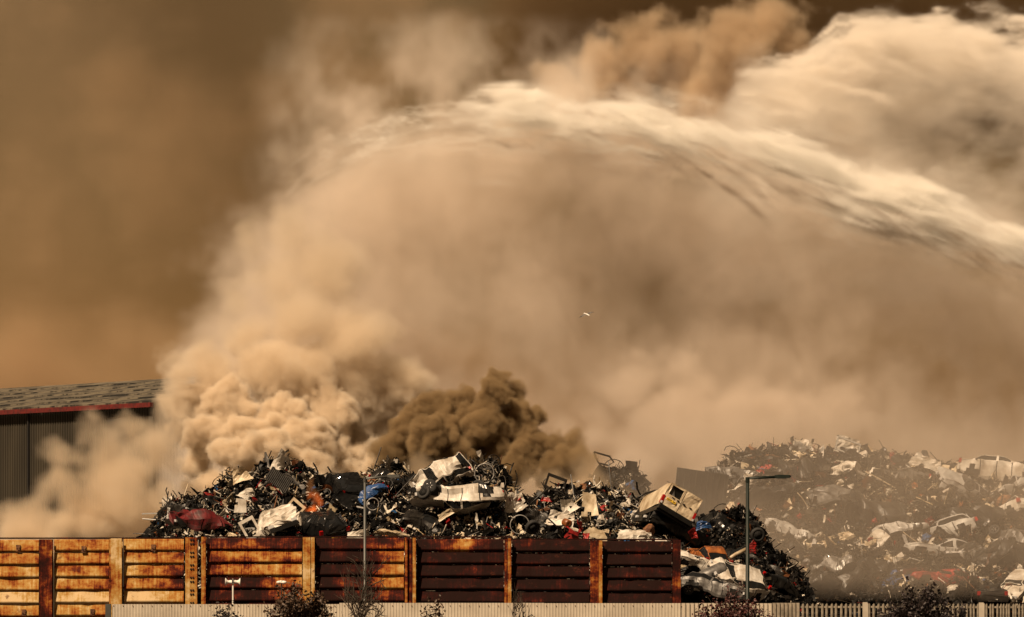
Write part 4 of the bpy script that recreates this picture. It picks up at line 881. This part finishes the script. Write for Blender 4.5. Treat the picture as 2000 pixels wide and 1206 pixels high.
def volume(name, g, dens, colr, label, aniso=0.0, step=1.0, density=1.0, absorb=None):
    g_size = g.hi - g.lo; c = (g.hi + g.lo)/2; sh = g.sh
    D = np.ascontiguousarray(dens, dtype=np.float32)*density
    edge = [np.minimum(1, np.minimum(np.arange(n), n-1-np.arange(n))/3.0).astype(np.float32) for n in sh]
    D *= edge[0][:,None,None]*edge[1][None,:,None]*edge[2][None,None,:]; D[D < .002] = 0
    me = bpy.data.meshes.new(name); me.vertices.add(D.size); a = me.attributes.new('dens', 'FLOAT', 'POINT'); a.data.foreach_set('value', D.ravel())
    o = bpy.data.objects.new(name, me); col.objects.link(o); o.location = c
    m = bpy.data.materials.new(name); m.use_nodes = True; mn = m.node_tree; mn.nodes.clear()
    pv = mn.nodes.new('ShaderNodeVolumePrincipled'); om = mn.nodes.new('ShaderNodeOutputMaterial'); mn.links.new(pv.outputs[0], om.inputs['Volume'])
    pv.inputs['Color'].default_value = (*colr, 1); pv.inputs['Density'].default_value = 1.0; pv.inputs['Anisotropy'].default_value = aniso
    m.cycles.volume_step_rate = step
    me.materials.append(m)
    ng = bpy.data.node_groups.new(name, 'GeometryNodeTree')
    ng.interface.new_socket('Geometry', in_out='INPUT', socket_type='NodeSocketGeometry'); ng.interface.new_socket('Geometry', in_out='OUTPUT', socket_type='NodeSocketGeometry')
    N = ng.nodes.new; L = ng.links.new; gi = N('NodeGroupInput'); go = N('NodeGroupOutput'); vc = N('GeometryNodeVolumeCube'); si = N('GeometryNodeSampleIndex'); na = N('GeometryNodeInputNamedAttribute'); na.inputs[0].default_value = 'dens'
    sm = N('GeometryNodeSetMaterial'); pos = N('GeometryNodeInputPosition')
    vc.inputs['Min'].default_value = [-q/2 for q in g_size]; vc.inputs['Max'].default_value = [q/2 for q in g_size]
    for k, n_ in zip('XYZ', sh): vc.inputs['Resolution '+k].default_value = n_
    ma = N('ShaderNodeVectorMath'); ma.operation = 'MULTIPLY_ADD'; L(pos.outputs[0], ma.inputs[0]); ma.inputs[1].default_value = [(n_-1)/q for n_, q in zip(sh, g_size)]; ma.inputs[2].default_value = [(n_-1)/2+.5 for n_ in sh]
    fl = N('ShaderNodeVectorMath'); fl.operation = 'FLOOR'; L(ma.outputs[0], fl.inputs[0])
    dt = N('ShaderNodeVectorMath'); dt.operation = 'DOT_PRODUCT'; L(fl.outputs[0], dt.inputs[0]); dt.inputs[1].default_value = (sh[1]*sh[2], sh[2], 1)
    si.data_type = 'FLOAT'; si.domain = 'POINT'
    L(gi.outputs[0], si.inputs['Geometry']); L(na.outputs[0], si.inputs['Value']); L(dt.outputs['Value'], si.inputs['Index']); L(si.outputs[0], vc.inputs['Density']); L(vc.outputs[0], sm.inputs[0])
    sm.inputs['Material'].default_value = m; L(sm.outputs[0], go.inputs[0])
    md = o.modifiers.new('volume', 'NODES'); md.node_group = ng
    tag(o, label, 'smoke' if 'smoke' in name else 'spray', kind='stuff'); return o
def ss(x, a, b): t = np.clip((x-a)/(b-a), 0, 1); return t*t*(3-2*t)
def span(p0, p1, d): s = K*d/2000; return ((p0-1000)*s, (p1-1000)*s)
def zspan(y1, y0, d): s = K*d/2000; return (CAMZ+(HOR-y1)*s, CAMZ+(HOR-y0)*s)

# 1. tan plume boiling up behind the left end of the heap
d = 229
g = Grid(span(240,860,d), (220.5,237), zspan(1010,380,d), .10)
bl = [(385,905,30),(400,850,42,-1),(440,800,48),(475,875,50,-2),(540,830,54,-1),(600,865,48,-2),(655,905,40,-1),(705,890,32),(470,935,40,-3),(555,925,42,-3),(425,955,36,-3),(385,790,40,1),(640,810,50,1),(380,960,24,-2),(610,925,34,-3),(520,880,42,-4),(445,880,34,-4),(680,930,34,-1),(720,930,28,-1)]
up = [(420,730,58,1),(520,725,75,1),(620,725,75,2),(480,650,66,2),(580,620,80,2),(680,650,85,3),(405,695,40,1),(330,700,30,2),(540,540,70,3),(640,520,90,4),(460,585,50,3),(700,760,75,3),(370,745,40),(500,470,55,4),(590,450,70,4),(350,790,40,2),(360,840,34,2),(740,850,60,4),(780,760,70,4),(800,880,60,5),(690,850,60,3)]
f1 = warp(g, g.spheres(cauliflower(bl, d, 5, 2, 16, 9)), 1.1, .22, 700); f2 = warp(g, g.spheres(cauliflower(up, d, 6, 2, 12, 6)), 1.8, .40, 720)
nz = g.fbm(.7, 4, 50, .6, True); nl = g.fbm(2.5, 3, 60)
lift = ss(g.Z, P(0,860,d).z, P(0,560,d).z)
a1 = np.clip((f1 + .26*nz + .04)/.22, 0, 1)*5.0
nm = g.fbm(1.5, 4, 64, .6, True)
a2 = np.clip((f2 + .26*nz + .30*nm + .16*nl)/(.26+.75*lift), 0, 1)*(2.6 - 2.0*lift)
volume('tan_smoke_plume', g, np.maximum(a1, a2), (.875,.79,.665), 'thick tan smoke plume billowing up behind the burning heap', .0, 1.5)

# 2. dark smoke ball behind the middle of the heap
d = 221
g = Grid(span(690,1190,d), (214,228), zspan(1000,690,d), .08)
bl = [(765,875,28),(800,835,38),(850,805,36,.5),(840,855,42,-1),(900,800,34,.5),(960,775,36,1),(975,745,26,1),(930,835,48),(1000,825,40,.5),(1030,865,38),(1048,815,24,1),(885,885,38,-1),(960,885,42),(1060,895,28),(1130,885,26,1),(742,880,24),(745,905,24),(1000,770,24,1.5),(1010,900,34),(1110,915,26,1),(1080,925,30,1),(1085,870,34,.5),(1120,860,26,1),(1140,900,30,.5),(1095,900,36),(820,890,34),(870,835,34,-1)]
f1 = warp(g, g.spheres(cauliflower(bl, d, 15, 2, 18, 10)), .9, .16, 740); nz = g.fbm(.5, 4, 70, .6, True); nl = g.fbm(1.6, 3, 75)
soft = .20 + .6*ss(g.X, wx(1050,d), wx(1130,d)) + .35*ss(-g.X, -wx(790,d), -wx(740,d))
dd = np.clip((f1 + .16*nz + .08*nl + .05)/soft, 0, 1)*6.5
volume('dark_smoke_plume', g, dd, (.45,.34,.20), 'dark brown ball of smoke rising behind the middle of the heap', .0, 1.5)

# 3. paler puffs between heap and dark smoke
d = 215
g = Grid(span(690,1300,d), (209.5,219), zspan(1040,840,d), .12)
bl = [(820,915,28),(870,925,26),(910,935,24),(1035,945,30),(1075,955,30),(1120,960,30),(1170,950,26),(1010,975,24),(700,935,22),(660,940,20),(1220,975,30),(780,935,16),(1150,920,26,1)]
f1 = g.spheres(cauliflower(bl, d, 25, 1, 12)); nz = g.fbm(1.1, 4, 80, .55, True); nl = g.fbm(2.0, 3, 85)
volume('tan_smoke_wisps', g, np.clip((f1 + .3*nz + .22*nl + .1)/.8, 0, 1)*.75, (.80,.67,.50), 'pale tan smoke wisps creeping over the heap crest', .0, 2)

# 4. drifting smoke in front of the warehouse
d = 222
g = Grid(span(-120,420,d), (211,231), zspan(1100,720,d), .15)
bl = [(-60,1050,55),(40,1060,60),(140,1050,60),(20,1030,38),(80,1010,52),(150,990,52),(225,970,60),(300,950,58),(200,1040,60),(300,1020,70),(90,1060,60),(120,890,36,2),(165,850,34,3),(240,940,60,-1),(300,880,56,-1),(330,830,44,0),(280,830,36,2),(200,900,44,1),(175,800,14,3),(255,850,42,4),(320,845,44,3),(225,905,46,2),(335,900,50,1),(290,890,46,2),(120,940,36,1),(360,960,44),(345,800,34,4)]
f1 = g.spheres(cauliflower(bl, d, 35, 1, 12, yj=3)); nz = g.fbm(1.6, 5, 90, .55, True); nl = g.fbm(3, 3, 95)
lo = ss(-g.Z, -P(0,960,d).z, -P(0,1030,d).z)
volume('drifting_smoke', g, np.clip((warp(g, f1, 2.0, .5, 760) + .45*nz + .28*nl + .15)/.75, 0, 1)*(.75 + .8*lo), (.83,.73,.59), 'soft tan smoke drifting low between the rusted wall and the warehouse', .0, 2)

# 5. the great arcs of fire-hose spray: streak noise is laid along the jet, ragged clumps trail from it
def shear(A, g, zc):                       # slide columns so that the noise follows the jet's curve
    out = np.empty_like(A); sh = np.round((zc - zc.min())/g.h[2]).astype(int)
    for i in range(A.shape[0]): out[i] = np.roll(A[i], sh[i], axis=1)
    return out
def clumps(g, dens, r, spots, y_mid, y_amp):
    for (p0, L_, w_, a_, slope, sag) in spots:
        y0 = y_mid + r.uniform(-y_amp, 0); n_ = int(L_/.10); ph = r.uniform(0, 6.28); wig = r.uniform(.03,.10)
        for k in range(n_):
            t = k/n_; c3 = (p0.x + L_*t, y0 + .1*math.sin(5*t+ph), p0.z - slope*L_*t - sag*t*t*L_ + wig*math.sin(11*t+ph)); ww = w_*(.45 + 1.9*t); q = a_*(1-t)**1.2*(.75+.25*math.sin(17*t+ph)); cs = []
            for a, c in enumerate(c3):
                i0 = max(0, int((c-2.6*ww-g.lo[a])/g.h[a])); i1 = min(g.sh[a], int((c+2.6*ww-g.lo[a])/g.h[a])+2); cs.append(slice(i0, max(i1,i0)))
            if any(c.stop <= c.start for c in cs): continue
            dens[tuple(cs)] += q*np.exp(-(((g.ax[0][cs[0]]-c3[0])/ww)**2)[:,None,None] - (((g.ax[1][cs[1]]-c3[1])/(ww*1.5))**2)[None,:,None] - (((g.ax[2][cs[2]]-c3[2])/ww)**2)[None,None,:])
d = 250; s_ = K*d/2000
CV = np.array([(320,800),(350,705),(385,620),(425,535),(475,435),(535,355),(620,292),(700,266),(800,242),(880,230),(1050,224),(1230,238),(1400,276),(1600,345),(1800,412),(2000,488),(2200,570)], float)
def jet_line(g, C, dd): px = 1000 + g.X[:,0,0]/(K*dd/2000); return px[:,None,None], (CAMZ + (HOR - np.interp(px, C[:,0], C[:,1]))*K*dd/2000).astype(np.float32)
# 5a. the falling veil under the jet
g = Grid(span(300,2160,d), (242,258), zspan(1075,20,d), .22)
PX, zl = jet_line(g, CV, d); zc = zl[:,None,None]; slope = np.gradient(zl, g.h[0])[:,None,None]; nrm = 1/np.sqrt(1+slope**2)
n1 = g.fbm((4.2,9.0,3.2), 4, 200, .65); n2 = g.fbm((1.9,5.0,1.4), 4, 210, .62, True); fall = g.fbm((.9,7.0,4.0), 3, 225, .6)
left = ss(-PX, -760, -520)
h0 = (g.Z - zc)*nrm; h = h0 + (.45+.5*left)*n1 + (.25+.25*left)*n2 + .15*fall
yy = g.Y - (251.5 + .6*np.sin(g.X*.25)); slab = np.exp(-(yy/3.4)**2)*1.2; right = ss(PX, 600, 1250)
body = ss(-h, -.3, 1.6+1.6*left)*(.185 + .22*np.exp(np.minimum(h0,0)/1.6)*(1-.6*right) + .03*g.noise((.5,3.0,.55), 228) + .065*n1.clip(-1.2,1.8) + .055*n2 + .025*fall)
hol = np.exp(-(((g.X-wx(1275,d)+.9*n1)/3.4)**2 + ((g.Z-P(0,575,d).z+.9*n1)/3.0)**2))
gapm = np.exp(-((h+1.7)/1.1)**2)*right; strk = np.clip(.55 + .9*shear(g.fbm((2.4,1.4,.5), 3, 245, .6), g, zl), 0, 1)
body = np.maximum(body, 0)*(1 - .80*gapm*strk)*(1 - .74*hol)*(1 - .30*ss(-h0, 5, 14))
above = ss(h, -.3, .3)*np.exp(-np.maximum(h,0)/(1.3 + 2.2*ss(PX,1500,900)))*np.clip(.25 + .8*g.fbm((2.0,6.0,2.4),4,230,.65),0,1.6)*.26*ss(PX,440,720)
low = warp(g, g.spheres(cauliflower([(1220,770,70),(1300,830,110),(1430,840,95),(1180,850,60),(1340,730,70),(1520,850,80),(1120,900,60),(1640,820,90),(1230,900,90),(1400,920,90),(780,860,70),(860,800,60),(900,880,80)], d, 45, 1, 12)), 2.2, .6, 780, 2)
low = np.clip((low + .5*n2 + .25*n1)/.8, 0, 1)*.30
volume('water_veil', g, np.maximum((body + above + low)*slab, 0), (.94,.87,.795), 'wide veil of falling water mist under the great spray arc', .0, 1.8)
# 5b. the jet itself, dense and torn
g = Grid(span(560,2160,d), (243.5,252.5), zspan(640,170,d), .105)
PX, zl = jet_line(g, CV, d); zc = zl[:,None,None]; right = ss(PX, 600, 1250)
n1 = g.fbm((2.6,4.5,1.5), 3, 201, .6); n2 = g.fbm((.9,2.2,.6), 3, 211, .6, True)
st1 = shear(g.fbm((2.0,2.4,.36), 3, 221, .62), g, zl); rid = 1 - np.abs(shear(g.fbm((2.8,2.8,.44), 3, 241, .62), g, zl)).clip(0,1); rid = rid**3
lump = g.noise((2.4,5.0,1.6), 262)
h = g.Z - zc + .60*n1 + .28*n2 + .46*st1 + .30
band = np.where(h > 0, np.exp(-(np.maximum(h,0)/(.20+.34*right))**1.15), np.exp(-(np.maximum(-h,0)/(.45+.45*right))**1.8))*ss(PX, 590, 760)*(.40 + 7.0*right*(.6+.6*ss(PX,1200,1800)))*(.30 + 1.0*rid)*np.clip(.95+.45*lump,.25,1.8)
band += np.exp(-((h+1.5)/.8)**2)*(rid**2)*(.15+.75*right)
thin = np.exp(-((g.Y-246.6)/1.4)**2)
dens = band*thin
def jet_spots(r, n, x0, x1, below, lead, Ls, ws, am, sl_add):
    out = []
    for i in range(n):
        x = r.uniform(x0, x1); y = np.interp(x, CV[:,0], CV[:,1]); sl = (np.interp(x+60, CV[:,0], CV[:,1]) - np.interp(x-10, CV[:,0], CV[:,1]))/70
        out.append((P(x, y + lead + abs(r.normal(0, below)), d), r.uniform(*Ls), r.uniform(*ws), r.uniform(*am)*(.35+.9*float(ss(np.array(x),700,1250))), sl*.85 + r.uniform(*sl_add), r.uniform(0,.30)))
    return out
r = np.random.default_rng(77)
clumps(g, dens, r, jet_spots(r, 150, 700, 2060, 12, -18, (.8,3.4), (.05,.11), (1.5,3.5), (-.04,.14)), 246.4, 1.6)
clumps(g, dens, r, jet_spots(r, 55, 620, 1350, 22, -4, (.5,2.0), (.045,.085), (5.0,9.0), (-.02,.22)), 245.6, 1.4)
volume('water_jet', g, np.maximum(dens,0), (.995,.985,.955), 'dense torn white hose jet arcing over the scrap yard', .0, 1.4)
# 5c. torn shreds under the jet, its underside shade put into their dark colour
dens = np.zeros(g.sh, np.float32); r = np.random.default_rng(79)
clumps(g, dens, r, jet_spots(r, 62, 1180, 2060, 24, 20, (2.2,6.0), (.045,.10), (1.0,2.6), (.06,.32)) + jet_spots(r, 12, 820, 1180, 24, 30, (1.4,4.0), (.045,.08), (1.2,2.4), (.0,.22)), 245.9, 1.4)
volume('painted_shade_shreds', g, dens*(.35 + .9*np.clip(.5+st1,0,1.5)), (.28,.21,.15), 'torn shreds of water under the white jet with its shade coloured in', .0, 1.4)

# 6. second, farther arc of spray at the upper right
d = 272; s_ = K*d/2000
g = Grid(span(1330,2160,d), (265,279), zspan(600,-10,d), .17)
CV2 = np.array([(1330,250),(1400,190),(1440,152),(1500,140),(1570,128),(1630,84),(1760,64),(1850,68),(2000,90),(2200,130)], float)
px = 1000 + g.X[:,0,0]/s_; zl = (CAMZ + (HOR - np.interp(px, CV2[:,0], CV2[:,1]))*s_).astype(np.float32); zc = zl[:,None,None]; PX = px[:,None,None]
n1 = g.fbm((4.0,8.0,2.8), 4, 300, .62); n2 = g.fbm((1.7,4.5,1.2), 4, 310, .62, True); st1 = shear(g.fbm((3.0,3.5,.60), 4, 320, .6), g, zl); rid = (1 - np.abs(shear(g.fbm((3.6,1.6,.7), 3, 340, .55), g, zl)).clip(0,1))**2
h0 = g.Z - zc; h = h0 + .85*n1 + .45*n2 + .55*st1; yy = g.Y - 272; slab = np.exp(-(yy/4.0)**2)
dens = (np.where(h > 0, np.exp(-(np.maximum(h,0)/.35)**2), np.exp(-(np.maximum(-h,0)/1.9)**1.2))*1.5*ss(PX,1400,1600)*(.15+1.4*rid**2) + ss(-h,-.2,1.2)*(.15+.15*n1.clip(-1.5,1.8)+.08*st1+.12*n2).clip(0)*(.25+.75*ss(g.Z, P(0,560,d).z, P(0,330,d).z))*ss(PX,1335,1470))*slab
r = np.random.default_rng(78); spots = []
for i in range(90):
    x = r.uniform(1420, 2080); y = np.interp(x, CV2[:,0], CV2[:,1])
    spots.append((P(x, y + abs(r.normal(0, 45)) - 8, d), r.uniform(1.2,4.5), r.uniform(.07,.15), r.uniform(2.0,6.0), r.uniform(-.12,.10), r.uniform(0,.4)))
clumps(g, dens, r, spots, 271, 3.5)
volume('water_spray', g, np.maximum(dens,0), (.985,.955,.91), 'second farther arc of water spray high above the hazy heap', .1, 2.2)

# 7. brown billows high behind the spray
d = 292
g = Grid(span(900,1760,d), (283,302), zspan(480,-40,d), .22)
bl = [(1180,140,66),(1255,95,64),(1330,130,66),(1430,95,76),(1500,60,64),(1570,100,54),(1120,205,50),(1240,205,78),(1390,210,80),(1480,180,80),(1060,230,50),(1000,200,40),(1600,150,56),(1300,280,80),(1450,300,80),(1150,290,70),(1660,130,60),(1080,150,44),(1020,260,60),(1560,240,80),(1640,260,70)]
f1 = warp(g, g.spheres(cauliflower(bl, d, 55, 2, 12, 6, yj=4)), 2.6, .7, 790); nz = g.fbm(1.3, 4, 400, .65, True); nl = g.fbm(4, 3, 410)
volume('brown_smoke_billow', g, np.clip((f1 + .55*nz + .35*nl)/.8, 0, 1)*.95, (.74,.615,.46), 'brown billow of smoke standing behind the top of the spray', .0, 2)

# 8. far bank of dark smoke
d = 330
g = Grid(span(-250,2300,d), (318,342), zspan(1120,-150,d), .75)
n1 = g.fbm((13,20,10), 4, 500, .62); n2 = g.fbm((5,12,5), 4, 510, .62, True); px = 1000 + g.X/(K*d/2000); py = HOR - (g.Z-CAMZ)/(K*d/2000)
k1 = ss(px + 90*n1, 880, 1250)*ss(-(py + 50*n1 + 45*n2), -340, -130)          # heavy black smoke at the upper right
k2 = np.exp(-((px-450+70*n1)/170)**2)*ss(-py-70*n1, -720, -420)*.20             # thinner dark column at the left
k3 = np.exp(-(((px-1300)/260)**2 + ((py-560)/190)**2))*.5
slab = np.exp(-((g.Y-330)/7)**2)
volume('dark_smoke_bank', g, (k1*.42*(1+.3*n2) + k2*.30 + k3*.22).clip(0)*slab, (.22,.15,.08), 'far bank of dark brown smoke filling the sky', .0, 1.5)

# 9. fine mist hanging before the hazy heap
d = 218
g = Grid(span(1080,2160,d), (211.5,222.5), zspan(1175,760,d), .35)
n1 = g.fbm((4,4,3), 4, 600); px = 1000 + g.X/(K*d/2000); py = HOR - (g.Z-CAMZ)/(K*d/2000)
m_ = ss(px + 25*n1, 1090, 1350)*(1+.45*n1).clip(0)*ss(py, 780, 870)
volume('water_mist', g, m_*.054, (.86,.77,.67), 'fine falling water mist veiling the hazy heap', .15, 4)

# 10. paler smoke haze lying low on the far side of the warehouse and rolling up the left of the sky
d = 352
g = Grid(span(-250,1300,d), (343,361), zspan(1120,-150,d), .8)
n1 = g.fbm((12,18,9), 4, 800, .62); n2 = g.fbm((6,12,5), 4, 810, .65, True); px = 1000 + g.X/(K*d/2000); py = HOR - (g.Z-CAMZ)/(K*d/2000)
k1 = ss(py + 70*n1 + 30*n2, 560, 800)*.16 + (.035 + .05*n1+.06*n2).clip(0) + .03*np.exp(-((px-60+60*n1)/170)**2)
volume('tan_smoke_haze', g, k1*np.exp(-((g.Y-352)/5)**2), (.66,.50,.33), 'pale tan smoke haze hanging low beyond the warehouse', .0, 1.5)

# 11. small flame licking through the scrap
c = P(614, 975, 195.4)
g = Grid((c.x-.6,c.x+.6), (c.y-.5,c.y+.5), (c.z-.55,c.z+1.1), .04)
n1 = g.fbm((.35,.35,.5), 4, 900); tt = (g.Z-(c.z-.5))/1.5; rad = np.sqrt(((g.X-c.x-.12*np.sin(g.Z*5)+.06*n1)/(.30*(1.05-tt*.6).clip(.15)))**2 + ((g.Y-c.y)/.3)**2)
fo = volume('flame', g, np.clip(1.1-rad+.5*n1-.45*tt, 0, 1)*2.2, (.35,.20,.10), 'small orange flame licking up through the scrap', .0, 2)
del fo['kind']; fo['kind'] = 'stuff'; fo['category'] = 'flame'
nt = fo.data.materials[0].node_tree; pv = [q for q in nt.nodes if q.type == 'PRINCIPLED_VOLUME'][0]
at = nt.nodes.new('ShaderNodeAttribute'); at.attribute_name = 'density'; tcx = nt.nodes.new('ShaderNodeTexCoord'); sx = nt.nodes.new('ShaderNodeSeparateXYZ'); mr = nt.nodes.new('ShaderNodeMapRange'); mu = nt.nodes.new('ShaderNodeMath'); mu.operation = 'MULTIPLY'
nt.links.new(tcx.outputs['Object'], sx.inputs[0]); nt.links.new(sx.outputs['Z'], mr.inputs[0]); mr.inputs[1].default_value = -.75; mr.inputs[2].default_value = .05; mr.inputs[3].default_value = 2.2; mr.inputs[4].default_value = .02
nt.links.new(at.outputs['Fac'], mu.inputs[0]); nt.links.new(mr.outputs[0], mu.inputs[1]); nt.links.new(mu.outputs[0], pv.inputs['Emission Strength']); pv.inputs['Emission Color'].default_value = (1,.16,.02,1)
